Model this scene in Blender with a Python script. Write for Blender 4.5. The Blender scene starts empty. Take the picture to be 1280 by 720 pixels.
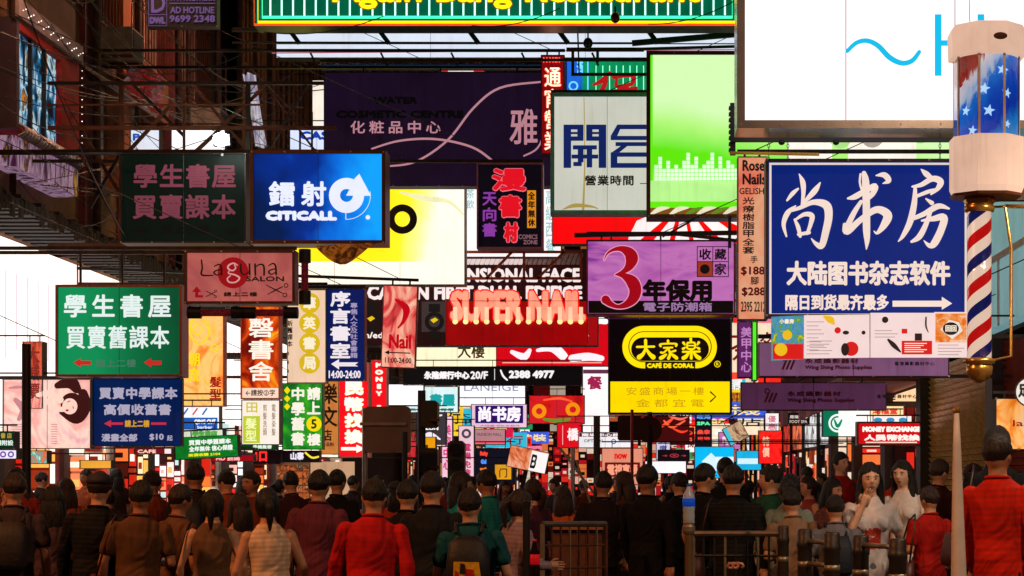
import bpy, math, random
import numpy as np
from mathutils import Vector, noise
R = math.radians
sc = bpy.context.scene
col = sc.collection
# ------------------------------------------------------------ camera, world, light
F = 2489.0; CX = 800.0; CY = 600.0; CZ = 1.5
cam = bpy.data.cameras.new('camera'); cam.lens = 70; cam.sensor_width = 36
cam.shift_x = -0.125; cam.shift_y = 0.1875; cam.clip_end = 3000; cam.clip_start = 0.1
camo = bpy.data.objects.new('camera', cam); col.objects.link(camo)
camo.location = (0, 0, CZ); camo.rotation_euler = (R(90), 0, 0)
sc.camera = camo
w = bpy.data.worlds.new("World"); sc.world = w; w.use_nodes = True
nt = w.node_tree; bg = nt.nodes['Background']
sky = nt.nodes.new('ShaderNodeTexSky'); sky.sky_type = 'NISHITA'; sky.sun_disc = False
sky.sun_elevation = R(-3); sky.sun_rotation = R(200)
nt.links.new(sky.outputs[0], bg.inputs[0]); bg.inputs[1].default_value = 0.05
glow = nt.nodes.new('ShaderNodeBackground'); glow.inputs[0].default_value = (1.0, 0.34, 0.22, 1); glow.inputs[1].default_value = 0.045
ad = nt.nodes.new('ShaderNodeAddShader'); nt.links.new(bg.outputs[0], ad.inputs[0]); nt.links.new(glow.outputs[0], ad.inputs[1])
nt.links.new(ad.outputs[0], nt.nodes['World Output'].inputs[0])
sc.view_settings.view_transform = 'Standard'; sc.view_settings.look = 'None'
sc.view_settings.exposure = 0; sc.view_settings.gamma = 1; sc.view_settings.use_curve_mapping = False
sc.cycles.use_denoising = True; sc.cycles.max_bounces = 5; sc.cycles.diffuse_bounces = 2
sc.cycles.glossy_bounces = 3; sc.cycles.transmission_bounces = 4; sc.cycles.transparent_max_bounces = 6
sc.cycles.sample_clamp_indirect = 4; sc.cycles.caustics_reflective = False; sc.cycles.caustics_refractive = False
LX, RX = -9.0, 4.5          # the two building lines

# ------------------------------------------------------------ helpers
def lin(c):
    if isinstance(c, str):
        c = [int(c[i:i+2], 16)/255 for i in (0, 2, 4)]
        return tuple((v/12.92 if v <= .04045 else ((v+.055)/1.055)**2.4) for v in c)
    return tuple(c)
def P(x, y, d): return Vector(((x-CX)*d/F, d, CZ+(CY-y)*d/F))
_m = {}
def nodes(name):
    m = bpy.data.materials.new(name); m.use_nodes = True
    return m, m.node_tree.nodes, m.node_tree.links, m.node_tree.nodes['Principled BSDF']
def ramp(n, l, fac, cols, pos=None):
    r = n.new('ShaderNodeValToRGB'); e = r.color_ramp.elements
    while len(e) < len(cols): e.new(.5)
    for i, c in enumerate(cols):
        e[i].position = (i/(len(cols)-1) if pos is None else pos[i]); e[i].color = (*lin(c), 1)
    l.new(fac, r.inputs[0]); return r.outputs[0]
def noi(n, l, scale, detail=4, stretch=(1, 1, 1), dist=0., rough=.6):
    tc = n.new('ShaderNodeTexCoord'); mp = n.new('ShaderNodeMapping'); mp.inputs['Scale'].default_value = stretch
    l.new(tc.outputs['Object'], mp.inputs[0]); t = n.new('ShaderNodeTexNoise')
    t.inputs['Scale'].default_value = scale; t.inputs['Detail'].default_value = detail
    t.inputs['Distortion'].default_value = dist; t.inputs['Roughness'].default_value = rough
    l.new(mp.outputs[0], t.inputs[0]); return t.outputs[0]
def mat(c, rough=.6, metal=0., var=.25, scale=6., bump=0., stretch=(1, 1, 1), bscale=None):
    k = ('m', str(c), rough, metal, var, scale, bump, stretch, bscale)
    if k in _m: return _m[k]
    m, n, l, b = nodes('paint'); L = lin(c)
    f = noi(n, l, scale, 6, stretch)
    o = ramp(n, l, f, [tuple(v*(1-var) for v in L), L, tuple(min(1, v*(1+var)) for v in L)], [.3, .5, .7])
    l.new(o, b.inputs['Base Color']); b.inputs['Roughness'].default_value = rough; b.inputs['Metallic'].default_value = metal
    if bump:
        f2 = noi(n, l, bscale or scale*3, 5, stretch); bp = n.new('ShaderNodeBump'); bp.inputs['Strength'].default_value = bump
        bp.inputs['Distance'].default_value = .02; l.new(f2, bp.inputs['Height']); l.new(bp.outputs[0], b.inputs['Normal'])
    _m[k] = m; return m
def emi(c, s=1., base=.35, dirt=.12, scale=1.6, rough=.4, samp=True):
    """sheet with emission: backlit signs and unlit ones made to glow, a little dirty"""
    k = ('e', str(c), s, base, dirt, scale, rough, samp)
    if k in _m: return _m[k]
    m, n, l, b = nodes('glow_sheet'); L = lin(c)
    f = noi(n, l, scale, 5)
    o = ramp(n, l, f, [tuple(v*(1-dirt*1.6) for v in L), L, tuple(v*(1+dirt*.5) for v in L)], [.25, .55, .8])
    if samp and dirt > .04:
        st = noi(n, l, 2.2, 6, (5, 5, .35), 0, .7); k2 = ramp(n, l, st, [(.62, .56, .5), (.93, .92, .9), (1, 1, 1)], [.28, .42, .56])
        mx = n.new('ShaderNodeMix'); mx.data_type = 'RGBA'; mx.blend_type = 'MULTIPLY'; mx.inputs[0].default_value = min(1, dirt*5); l.new(o, mx.inputs[6]); l.new(k2, mx.inputs[7]); o = mx.outputs[2]
    l.new(o, b.inputs['Emission Color']); b.inputs['Emission Strength'].default_value = s
    b.inputs['Base Color'].default_value = (*[v*base*.6 for v in L], 1); b.inputs['Roughness'].default_value = max(rough, .45); b.inputs['Specular IOR Level'].default_value = .12
    if not samp: m.cycles.emission_sampling = 'NONE'
    _m[k] = m; return m
def art(cols, s=1., scale=1.5, stretch=(1, 1, 1), dist=1.5, pos=None, detail=3, base=.3):
    """emissive soft coloured patches: printed artwork, and painted reflections on panes"""
    k = ('a', str(cols), s, scale, stretch, dist, str(pos), base)
    if k in _m: return _m[k]
    m, n, l, b = nodes('glow_patches')
    f = noi(n, l, scale, detail, stretch, dist)
    if pos is None: pos = [.28+.44*i/(len(cols)-1) for i in range(len(cols))]
    o = ramp(n, l, f, cols, pos)
    l.new(o, b.inputs['Emission Color']); b.inputs['Emission Strength'].default_value = s
    mx = n.new('ShaderNodeMix'); mx.data_type = 'RGBA'; mx.inputs[0].default_value = base
    mx.inputs[6].default_value = (0, 0, 0, 1); l.new(o, mx.inputs[7]); l.new(mx.outputs[2], b.inputs['Base Color'])
    b.inputs['Roughness'].default_value = .5; b.inputs['Specular IOR Level'].default_value = .12; _m[k] = m; return m
def grad(cols, pos, ax, az, s=1., nz=.15, nsc=1.5, base=.25):
    """colours, and painted uneven backlight, running across the sheet (object x and z in metres)"""
    m, n, l, b = nodes('graded_sheet'); tc = n.new('ShaderNodeTexCoord'); v = n.new('ShaderNodeVectorMath'); v.operation = 'DOT_PRODUCT'
    v.inputs[1].default_value = (ax, 0, az); l.new(tc.outputs['Object'], v.inputs[0]); f = noi(n, l, nsc, 3)
    a = n.new('ShaderNodeMath'); a.operation = 'MULTIPLY_ADD'; l.new(f, a.inputs[0]); a.inputs[1].default_value = nz; l.new(v.outputs['Value'], a.inputs[2])
    o = ramp(n, l, a.outputs[0], cols, pos); l.new(o, b.inputs['Emission Color']); b.inputs['Emission Strength'].default_value = s
    b.inputs['Base Color'].default_value = (*[q*base for q in lin(cols[len(cols)//2])], 1); b.inputs['Roughness'].default_value = .5; b.inputs['Specular IOR Level'].default_value = .12
    return m
def glass(c='ffffff', rough=.05, tr=.9):
    k = ('g', c, rough, tr)
    if k in _m: return _m[k]
    m, n, l, b = nodes('glass'); b.inputs['Base Color'].default_value = (*lin(c), 1)
    b.inputs['Transmission Weight'].default_value = tr; b.inputs['Roughness'].default_value = rough; b.inputs['IOR'].default_value = 1.45
    _m[k] = m; return m
STEEL = mat('2a2624', .45, .7, .5, 9); BLACK = mat('0c0b0c', .5, 0, .3, 8); DARK = mat('1a1517', .6, .2, .5, 7)
RUST = mat('5a2c17', .75, .3, .5, 8); CHROME = mat('c8c0b8', .18, 1., .15, 4); ALU = mat('9a9590', .35, .9, .3, 6)
BRASS = mat('e0a850', .25, .75, .2, 6); WHITEP = mat('cfc8c0', .5, 0, .2, 4)

org = {}
def tag(o, label=None, cat=None, group=None, kind=None):
    if label: o['label'] = label
    if cat: o['category'] = cat
    if group: o['group'] = group
    if kind: o['kind'] = kind
    return o
def empty(name, loc, label, cat, group=None, rz=0.):
    o = bpy.data.objects.new(name, None); col.objects.link(o); o.location = loc; o.rotation_euler = (0, 0, rz)
    o.empty_display_size = .1; org[o.name] = Vector(loc); return tag(o, label, cat, group)
class MB:
    def __init__(s): s.v = []; s.f = []
    def add(s, vs, fs):
        n = len(s.v); s.v += [tuple(p) for p in vs]; s.f += [tuple(i+n for i in f) for f in fs]; return s
    def box(s, x0, x1, y0, y1, z0, z1, ch=0.):
        if ch <= 0:
            return s.add([(x, y, z) for x in (x0, x1) for y in (y0, y1) for z in (z0, z1)],
                  [(0, 1, 3, 2), (4, 6, 7, 5), (0, 4, 5, 1), (2, 3, 7, 6), (0, 2, 6, 4), (1, 5, 7, 3)])
        o = [(x0+ch, z0), (x1-ch, z0), (x1, z0+ch), (x1, z1-ch), (x1-ch, z1), (x0+ch, z1), (x0, z1-ch), (x0, z0+ch)]
        return s.prism(o, y0, y1)
    def prism(s, o, y0, y1):                     # outline in x,z extruded along y
        n = len(o); s.add([(x, y0, z) for x, z in o]+[(x, y1, z) for x, z in o],
              [tuple(range(n))[::-1], tuple(range(n, 2*n))]+[(i, (i+1) % n, n+(i+1) % n, n+i) for i in range(n)]); return s
    def obox(s, c, u, v, w_):                     # oriented box: centre and three half-vectors
        c = Vector(c); vs = [c+a*u+b*v+e*w_ for a in (-1, 1) for b in (-1, 1) for e in (-1, 1)]
        return s.add(vs, [(0, 1, 3, 2), (4, 6, 7, 5), (0, 4, 5, 1), (2, 3, 7, 6), (0, 2, 6, 4), (1, 5, 7, 3)])
    def bar(s, a, b, r=.03, r2=None):             # square bar a -> b
        a, b = Vector(a), Vector(b); d = b-a; L = d.length
        if L < 1e-6: return s
        d /= L; up = Vector((0, 0, 1)) if abs(d.z) < .9 else Vector((1, 0, 0)); u = d.cross(up).normalized(); v = d.cross(u)
        return s.obox((a+b)/2, d*L/2, u*r, v*(r2 or r))
    def tube(s, pts, r, n=8, closed=False):       # round tube, r number or list
        pts = [Vector(p) for p in pts]; k = len(pts); rr = r if isinstance(r, (list, tuple)) else [r]*k
        vs = []; u = None
        for i, p in enumerate(pts):
            t = (pts[(i+1) % k]-pts[i-1]) if closed else (pts[min(i+1, k-1)]-pts[max(i-1, 0)])
            t = t.normalized() if t.length > 1e-9 else Vector((0, 0, 1))
            if u is None: u = t.cross(Vector((0, 0, 1)) if abs(t.z) < .9 else Vector((1, 0, 0))).normalized()
            else: u = (u-t*u.dot(t)).normalized()
            v = t.cross(u)
            vs += [p+(u*math.cos(2*math.pi*j/n)+v*math.sin(2*math.pi*j/n))*rr[i] for j in range(n)]
        fs = [(i*n+j, i*n+(j+1) % n, ((i+1) % k)*n+(j+1) % n, ((i+1) % k)*n+j) for i in range(k if closed else k-1) for j in range(n)]
        if not closed: fs += [tuple(range(n))[::-1], tuple(range((k-1)*n, k*n))]
        return s.add(vs, fs)
    def lathe(s, c, prof, n=16):                  # prof (r,z) about vertical through c
        c = Vector(c); vs = [c+Vector((r*math.cos(2*math.pi*j/n), r*math.sin(2*math.pi*j/n), z)) for r, z in prof for j in range(n)]
        k = len(prof); fs = [(i*n+j, i*n+(j+1) % n, (i+1)*n+(j+1) % n, (i+1)*n+j) for i in range(k-1) for j in range(n)]
        return s.add(vs, fs+[tuple(range(n))[::-1], tuple(range((k-1)*n, k*n))])
    def loft(s, rings, n=14, power=2.0):           # rings (cx,cy,cz,rx,ry)
        vs = []
        for cx, cy, cz, rx, ry in rings:
            for j in range(n):
                a = 2*math.pi*j/n; ca, sa = math.cos(a), math.sin(a)
                vs.append((cx+rx*math.copysign(abs(ca)**(2/power), ca), cy+ry*math.copysign(abs(sa)**(2/power), sa), cz))
        k = len(rings); fs = [(i*n+j, i*n+(j+1) % n, (i+1)*n+(j+1) % n, (i+1)*n+j) for i in range(k-1) for j in range(n)]
        return s.add(vs, fs+[tuple(range(n))[::-1], tuple(range((k-1)*n, k*n))])
    def ball(s, c, rx, ry=None, rz=None, n=12, m=8, fn=None):
        ry = ry or rx; rz = rz or rx; c = Vector(c); vs = [c+Vector((0, 0, -rz))]; fs = []
        for i in range(1, m):
            t = math.pi*i/m
            for j in range(n):
                a = 2*math.pi*j/n; vs.append(c+Vector((rx*math.sin(t)*math.cos(a), ry*math.sin(t)*math.sin(a), -rz*math.cos(t))))
        vs.append(c+Vector((0, 0, rz)))
        if fn: vs = [fn(v) for v in vs]
        for j in range(n): fs.append((0, 1+(j+1) % n, 1+j)); fs.append((len(vs)-1, 1+(m-2)*n+j, 1+(m-2)*n+(j+1) % n))
        for i in range(m-2):
            for j in range(n): a = 1+i*n+j; b = 1+i*n+(j+1) % n; fs.append((a, b, b+n, a+n))
        return s.add(vs, fs)
    def build(s, name, m, parent=None, smooth=False, mesh_only=False):
        o0 = org.get(parent.name, Vector((0, 0, 0))) if parent else Vector((0, 0, 0))
        me = bpy.data.meshes.new(name); me.from_pydata([(v[0]-o0.x, v[1]-o0.y, v[2]-o0.z) for v in s.v], [], s.f)
        me.materials.append(m)
        if smooth:
            for p in me.polygons: p.use_smooth = True
        me.update()
        if mesh_only: return me
        o = bpy.data.objects.new(name, me); col.objects.link(o)
        if parent: o.parent = parent; org[o.name] = o0
        else: org[o.name] = Vector((0, 0, 0))
        return o

# flat drawing on sign faces, coordinates in photo pixels at depth d
def cat(pts, n=6, closed=False):
    out = []; k = len(pts); g = (lambda i: pts[i % k]) if closed else (lambda i: pts[max(0, min(k-1, i))])
    for i in range(k if closed else k-1):
        p0, p1, p2, p3 = g(i-1), g(i), g(i+1), g(i+2)
        for j in range(n):
            t = j/n
            out.append(tuple(.5*((2*b)+(-a+c)*t+(2*a-5*b+4*c-d)*t*t+(-a+3*b-3*c+d)*t**3) for a, b, c, d in zip(p0, p1, p2, p3)))
    if not closed: out.append(tuple(pts[-1]))
    return out
class Flat(MB):
    """print and cut-out lettering on a face at depth d: thin relief of th metres"""
    def __init__(s, d, lay=1, th=.004): super().__init__(); s.d = d; s.y = d-.006*lay; s.th = th; s.k = 0
    def _p(s, x, y): q = P(x, y, s.d); return (q.x, s.y-s.k, q.z)
    def poly(s, pts):
        vs = [s._p(x, y) for x, y in pts]; n = len(vs); s.add(vs, [tuple(range(n))]); s.k += .00035; return s
    def rect(s, x0, y0, x1, y1): return s.poly([(x0, y1), (x1, y1), (x1, y0), (x0, y0)])
    def rrect(s, x0, y0, x1, y1, r, n=8):
        pts = []
        for cx, cy, a0 in ((x1-r, y1-r, 0), (x0+r, y1-r, 90), (x0+r, y0+r, 180), (x1-r, y0+r, 270)):
            pts += [(cx+r*math.cos(R(a0+90*i/n)), cy+r*math.sin(R(a0+90*i/n))) for i in range(n+1)]
        return s.poly(pts)
    def disc(s, x, y, r, ry=None, n=28): ry = ry or r; return s.poly([(x+r*math.cos(2*math.pi*i/n), y+ry*math.sin(2*math.pi*i/n)) for i in range(n)])
    def ring(s, x, y, r0, r1, n=32, a0=0, a1=360):
        vs = []
        for i in range(n+1):
            a = R(a0+(a1-a0)*i/n)
            vs += [s._p(x+r0*math.cos(a), y+r0*math.sin(a)), s._p(x+r1*math.cos(a), y+r1*math.sin(a))]
        s.add(vs, [(2*i, 2*i+1, 2*i+3, 2*i+2) for i in range(n)]); s.k += .00035; return s
    def brush(s, pts, sm=6, cap=True):             # pts (x,y,width)
        pts = [tuple(p) for p in pts]
        q = cat(pts, sm) if sm and len(pts) > 2 else pts
        vs = []; n = len(q)
        for i, (x, y, w_) in enumerate(q):
            a, b = q[max(0, i-1)], q[min(n-1, i+1)]; dx, dy = b[0]-a[0], b[1]-a[1]; L = math.hypot(dx, dy) or 1
            nx, ny = -dy/L*w_/2, dx/L*w_/2; vs += [s._p(x+nx, y+ny), s._p(x-nx, y-ny)]
        s.add(vs, [(2*i, 2*i+1, 2*i+3, 2*i+2) for i in range(n-1)]); s.k += .00035
        if cap:
            for x, y, w_ in (q[0], q[-1]):
                if w_ > 1.2: s.disc(x, y, w_/2, n=10)
        return s
    def star(s, x, y, r, rot=0, k=.42):
        return s.poly([(x+(r if i % 2 == 0 else r*k)*math.sin(R(36*i+rot)), y-(r if i % 2 == 0 else r*k)*math.cos(R(36*i+rot))) for i in range(10)])
    def text(s, t, x0, y0, x1, y1, bold=0., shear=0., sp=1., keep=False):
        vs, fs = glyphs(t, sp); mn, mx_ = vs.min(0), vs.max(0); u = (vs-mn)/np.maximum(mx_-mn, 1e-6)
        if keep:
            asp = (mx_-mn)[0]/max((mx_-mn)[1], 1e-6); wpx = (y1-y0)*asp
            if wpx < x1-x0: c = (x0+x1)/2; x0, x1 = c-wpx/2, c+wpx/2
        b = bold/2; X = x0+b+u[:, 0]*(x1-x0-bold); Y = y1-b-u[:, 1]*(y1-y0-bold); X = X+shear*u[:, 1]*(y1-y0)
        sh = [(0, 0)] if bold <= 0 else [(b*math.cos(R(a)), b*math.sin(R(a))) for a in ((0, 90, 180, 270) if bold < 1.2 else range(0, 360, 45))]
        for sx, sy in sh:
            s.add([s._p(x+sx, y+sy) for x, y in zip(X, Y)], fs); s.k += .0003
        return s
    def vtext(s, t, x0, y0, x1, y1, bold=0.):
        h = (y1-y0)/len(t)
        for i, ch in enumerate(t):
            if ch == ' ': continue
            vs, fs = glyphs(ch); mn, mx_ = vs.min(0), vs.max(0); sz = mx_-mn
            gw = min(1, max(.22, sz[0]/.86)); gh = min(1, max(.12, sz[1]/.86)); W = (x1-x0)*gw; H = h*.9*gh
            cx, cy = (x0+x1)/2, y0+h*(i+.5); s.text(ch, cx-W/2, cy-H/2, cx+W/2, cy+H/2, bold)
        return s
_g = {}
def glyphs(t, sp=1.):
    k = (t, sp)
    if k in _g: return _g[k]
    c = bpy.data.curves.new('t', 'FONT'); c.body = t; c.size = 1; c.resolution_u = 2; c.space_character = sp
    o = bpy.data.objects.new('t', c); col.objects.link(o)
    dg = bpy.context.evaluated_depsgraph_get(); me = bpy.data.meshes.new_from_object(o.evaluated_get(dg))
    vs = np.array([v.co[:2] for v in me.vertices]); fs = [tuple(p.vertices) for p in me.polygons]
    bpy.data.meshes.remove(me); bpy.data.objects.remove(o); bpy.data.curves.remove(c)
    _g[k] = (vs, fs); return _g[k]

BACK = {}
def sign(label, x0, y0, x1, y1, d, face, t=.22, fw=3., fm=None, name='hanging_sign', cat_='sign', group=None, back=True,
         arm=None, armdy=8, stay=True, rot=0., rcorner=0., hang=0, face_label=None, backm=None):
    """sign box between photo pixels at depth d; returns the root"""
    a, b = P(x0, y1, d), P(x1, y0, d); fm = fm or DARK; px = d/F
    rt = empty(name, ((a.x+b.x)/2, d+t/2, a.z), label, cat_, group)
    f = fw*px
    m = MB(); y_0, y_1 = d-.035, d+t+.035
    m.prism([(a.x, a.z), (b.x, a.z), (b.x-f, a.z+f), (a.x+f, a.z+f)], y_0, y_1)
    m.prism([(a.x+f, b.z-f), (b.x-f, b.z-f), (b.x, b.z), (a.x, b.z)], y_0, y_1)
    m.prism([(a.x, a.z), (a.x+f, a.z+f), (a.x+f, b.z-f), (a.x, b.z)], y_0, y_1)
    m.prism([(b.x-f, a.z+f), (b.x, a.z), (b.x, b.z), (b.x-f, b.z-f)], y_0, y_1)
    m.build('frame', fm, rt)
    fo = MB().box(a.x+f*.9, b.x-f*.9, d, d+.012, a.z+f*.9, b.z-f*.9).build('face', face, rt)
    if back: MB().box(a.x+f*.9, b.x-f*.9, d+t-.012, d+t, a.z+f*.9, b.z-f*.9).build('back_face', backm or face, rt)
    else: MB().box(a.x+f*.9, b.x-f*.9, d+t-.012, d+t, a.z+f*.9, b.z-f*.9).build('back_plate', DARK, rt)
    if (b.x-a.x) > 1.1:
        sm = MB(); k3 = 2 if (b.x-a.x) < 2.2 else 3
        for i in range(1, k3): xx = a.x+(b.x-a.x)*i/k3; sm.box(xx-.003, xx+.003, d-.0035, d+.004, a.z+f, b.z-f)
        tag(sm.build('sheet_seam', mat('3a302c', .7), rt), kind='stuff')
    bo = MB(); nb = max(2, int((b.x-a.x)/.35))
    for i in range(nb+1):
        xx = a.x+f*.5+(b.x-a.x-f)*i/nb
        for zz_ in (a.z+f*.5, b.z-f*.5): bo.box(xx-.008, xx+.008, d-.042, d-.034, zz_-.008, zz_+.008)
    tag(bo.build('frame_screw', ALU, rt), kind='stuff')
    if arm == 'P':
        MB().bar(((a.x+b.x)/2, d+t/2, 0), ((a.x+b.x)/2, d+t/2, a.z), .04).build('post', STEEL, rt)
    elif arm:
        X = LX if arm == 'L' else RX; r = (.016+.0002*d) if stay else .011
        zt = b.z+armdy*px; m = MB(); yc = d+t/2
        xe = (b.x if arm == 'L' else a.x)
        m.bar((X, yc, zt), (xe, yc, zt), r)
        n = 2 if (b.x-a.x) < 1.3 else 3
        for i in range(n):
            xx = a.x+(b.x-a.x)*(i+.5)/n; m.bar((xx, yc, b.z), (xx, yc, zt), r*.6)
        m.build('support_beam', STEEL, rt)
        dd = -1 if arm == 'L' else 1
        if stay and d < 34:
            xm = (a.x+b.x)/2; L_ = abs(X-xm)
            MB().tube([(xm, yc, zt), (X, yc, zt+L_*.45)], .006, 5).build('stay_cable', BLACK, rt)
    if rot: rt.rotation_euler = (0, R(rot), 0)
    return rt
def put(rt, fl, m, name='lettering'):
    return fl.build(name, m, rt)
def E(c, s=1.): return emi(c, s, .4, .05, 3, samp=False)
def ink(c): return mat(c, .5, 0, .1, 10)
PALS = {'warm': ['ffe0b0', 'ff7030', 'c02010', '401008', 'fff4e4', 'ffb050', '8a2a10', '200a08'], 'shop': ['ffffff', 'ffd8d0', 'd02820', 'b8d8d4', 'f0b060', 'ff8050', '301414', 'f0b0a0', 'ffe8d8', '7a2018'], 'red': ['ff3020', '701010', 'ffc0a8', '200606', 'ff8040', 'c01828', '180606', 'ffe8d0', '0a0404']}
def mosaic(parent, axis, c, u0, u1, z0, z1, out, pal, cell=.35, s=.9):
    """shop window full of posters, boxes and shelves; axis 'x': plane x=c over y; 'y': plane y=c over x"""
    mbs = [MB() for _ in PALS[pal]]; u = u0
    while u < u1-.05:
        w_ = cell*(.5+random.random()*1.3); w_ = min(w_, u1-u); z = z0
        while z < z1-.05:
            h = min(cell*(.4+1.4*random.random()), z1-z); m = random.choice(mbs); t = .02+.12*random.random(); g = .02
            a_, b_ = (c, c+out*t) if out > 0 else (c+out*t, c)
            if axis == 'x': m.box(a_, b_, u+g, u+w_-g, z+g, z+h-g)
            else: m.box(u+g, u+w_-g, a_, b_, z+g, z+h-g)
            if random.random() < .5:
                m2 = random.choice(mbs); e = t+.01; a2, b2 = (c+out*t, c+out*e) if out > 0 else (c+out*e, c+out*t); q0, q1 = u+w_*.25, u+w_*.75; r0, r1 = z+h*.3, z+h*.65
                if axis == 'x': m2.box(a2, b2, q0, q1, r0, r1)
                else: m2.box(q0, q1, a2, b2, r0, r1)
            z += h
        u += w_
    for cc, m in zip(PALS[pal], mbs):
        if m.v: tag(m.build('window_display', emi(cc, s, .4, .12, 3), parent), kind='stuff')
# unseen street lamps added at the crossing to light the crowd from the front
def added_street_lamp(x, y, h, reach, e, c, label):
    t = empty('added_street_lamp', (x, y, 0), label, 'added lamp'); s = 1 if reach > 0 else -1
    MB().tube([(x, y, 0), (x, y, h-.6), (x+reach*.15, y, h-.1), (x+reach, y, h)], [.11, .08, .06, .045], 12).build('post', ALU, t, True)
    MB().box(x+reach-.15, x+reach+.55*s+.15, y-.16, y+.16, h-.05, h+.1, .03).build('lamp_head', ALU, t)
    MB().box(x+reach-.1, x+reach+.45*s+.1, y-.12, y+.12, h-.07, h-.052).build('diffuser', emi('ffd8a0', 6, .5, 0), t)
    l = bpy.data.lights.new('added_street_lamp', 'AREA'); l.energy = e; l.color = c; l.size = .5
    o = bpy.data.objects.new('lamp', l); col.objects.link(o); o.parent = t; o.location = (reach+.2*s, 0, h-.1)
added_street_lamp(6.5, 5, 8.5, -2.0, 520, (1, .64, .40), 'added street lamp out of view at the right, lighting the crowd')
added_street_lamp(-10.5, 9, 8.5, 2.0, 950, (1, .36, .12), 'added amber street lamp out of view at the left, lighting the crowd')
def added_wall_lamp(y, z, e, c, label):  # unseen lamps added high on the facade to warm the left wall
    t = empty('added_wall_lamp', (LX, y, z), label, 'added lamp')
    MB().tube([(LX, y, z-.5), (LX+.5, y, z), (LX+2.0, y, z+.15)], .035, 8).build('arm', STEEL, t, True)
    MB().box(LX+1.9, LX+2.6, y-.14, y+.14, z+.08, z+.22, .03).build('lamp_head', ALU, t); MB().box(LX+1.95, LX+2.55, y-.1, y+.1, z+.065, z+.078).build('diffuser', emi('ffb060', 6, .5, 0), t)
    l = bpy.data.lights.new('added_wall_lamp', 'AREA'); l.energy = e; l.color = c; l.size = .4
    o = bpy.data.objects.new('lamp', l); col.objects.link(o); o.parent = t; o.location = (2.25, 0, .04); o.rotation_euler = (0, R(25), 0)
added_wall_lamp(26, 9.6, 170, (1, .5, .25), 'added amber lamp out of view above the red bay window')
added_wall_lamp(36.5, 11.4, 200, (1, .5, .28), 'added amber lamp out of view above the red tarpaulin')
def added_door_lamp(x, y, z, e, c, label):  # unseen lamp added to brighten the people on the right pavement
    t = empty('added_wall_lamp', (x, y, z), label, 'wall lamp')
    MB().bar((RX, y, z+.1), (x-.2, y, z+.1), .03).build('arm', STEEL, t); MB().box(x-.45, x+.1, y-.12, y+.12, z, z+.09, .02).build('lamp_head', ALU, t); MB().box(x-.4, x+.05, y-.09, y+.09, z-.015, z-.002).build('diffuser', emi('ffe0b0', 5, .5, 0), t)
    l = bpy.data.lights.new('added_door_lamp', 'AREA'); l.energy = e; l.color = c; l.size = .4
    o = bpy.data.objects.new('lamp', l); col.objects.link(o); o.parent = t; o.location = (-.18, 0, -.03); o.rotation_euler = (R(28), R(-22), 0)
added_door_lamp(3.6, 12.2, 3.9, 120, (1, .80, .60), 'added warm lamp out of view over the right corner pavement')
# ------------------------------------------------------------ setting: ground
g = MB().box(-600, 600, -300, 1500, -.5, 0).build('road', mat('2b2a2b', .55, 0, .4, 3, .3, bscale=60)); tag(g, kind='structure')
def pave(name, x0, x1, y0, y1):
    o = MB().box(x0, x1, y0, y1, -.02, .13).build(name, mat('57504c', .7, 0, .3, 2, .2, bscale=40)); tag(o, kind='structure')
    k = MB().box(x1 if x0 < -5 else x0-.15, x1+.15 if x0 < -5 else x0, y0, y1, -.02, .135).build('kerb', mat('6b6762', .7), o); return o
pave('pavement', -13, -6.2, 21, 220); pave('pavement', 2.0, 8, 9, 220)
zb = MB()
for i in range(9): zb.box(-6+i*.9, -5.55+i*.9, 15.5, 19.5, .004, .008)
tag(zb.build('crossing_stripes', mat('8f8c85', .7, 0, .3, 5)), kind='structure')

# ------------------------------------------------------------ buildings of the left side
def LF(x, X=LX): return X*F/(x-CX)                 # depth of the left building line seen at pixel column x
def zat(y, d): return CZ+(CY-y)*d/F
WALLC = mat('7a5138', .8, 0, .35, 1.2, .4, bscale=9); WALLR = mat('5f2026', .75, 0, .4, 1.5, .3, bscale=9)
WALLP = mat('8f7a80', .7, 0, .35, 2, .4, bscale=7); WALLD = mat('33231f', .85, 0, .4, 1.1, .4, bscale=8)
ORNG = mat('b0561c', .6, 0, .3, 2, .2)  # orange lamplight on one pilaster, put into its colour
WIN = mat('0b1416', .12, 0, .3, 1); FRAME = mat('b08a80', .5, .2, .3, 5)
random.seed(7)
def window(parent, d0, d1, z0, z1, X, mull=3, fm=FRAME, pane=None, dep=.14, side=1):
    """window set in the plane x = X facing the street (side=1: facing +x)"""
    s = side; xf = X+s*.03
    m = MB(); r = .035
    m.box(min(X-s*dep, xf), max(X-s*dep, xf), d0, d1, z0, z0+r*1.6); m.box(min(X-s*dep, xf), max(X-s*dep, xf), d0, d1, z1-r*1.6, z1)
    for i in range(mull+1):
        y = d0+(d1-d0-2*r)*i/mull+r; m.box(min(X-s*dep*.6, xf-.004*s), max(X-s*dep*.6, xf-.004*s), y-r, y+r, z0+r*1.6, z1-r*1.6)
    o = m.build('window', fm, parent)
    gl = MB(); q = X-s*dep*.5
    gl.box(q-.004, q+.004, d0+r, d1-r, z0+r, z1-r); gl.build('pane', pane or WIN, o)
    return o
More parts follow.
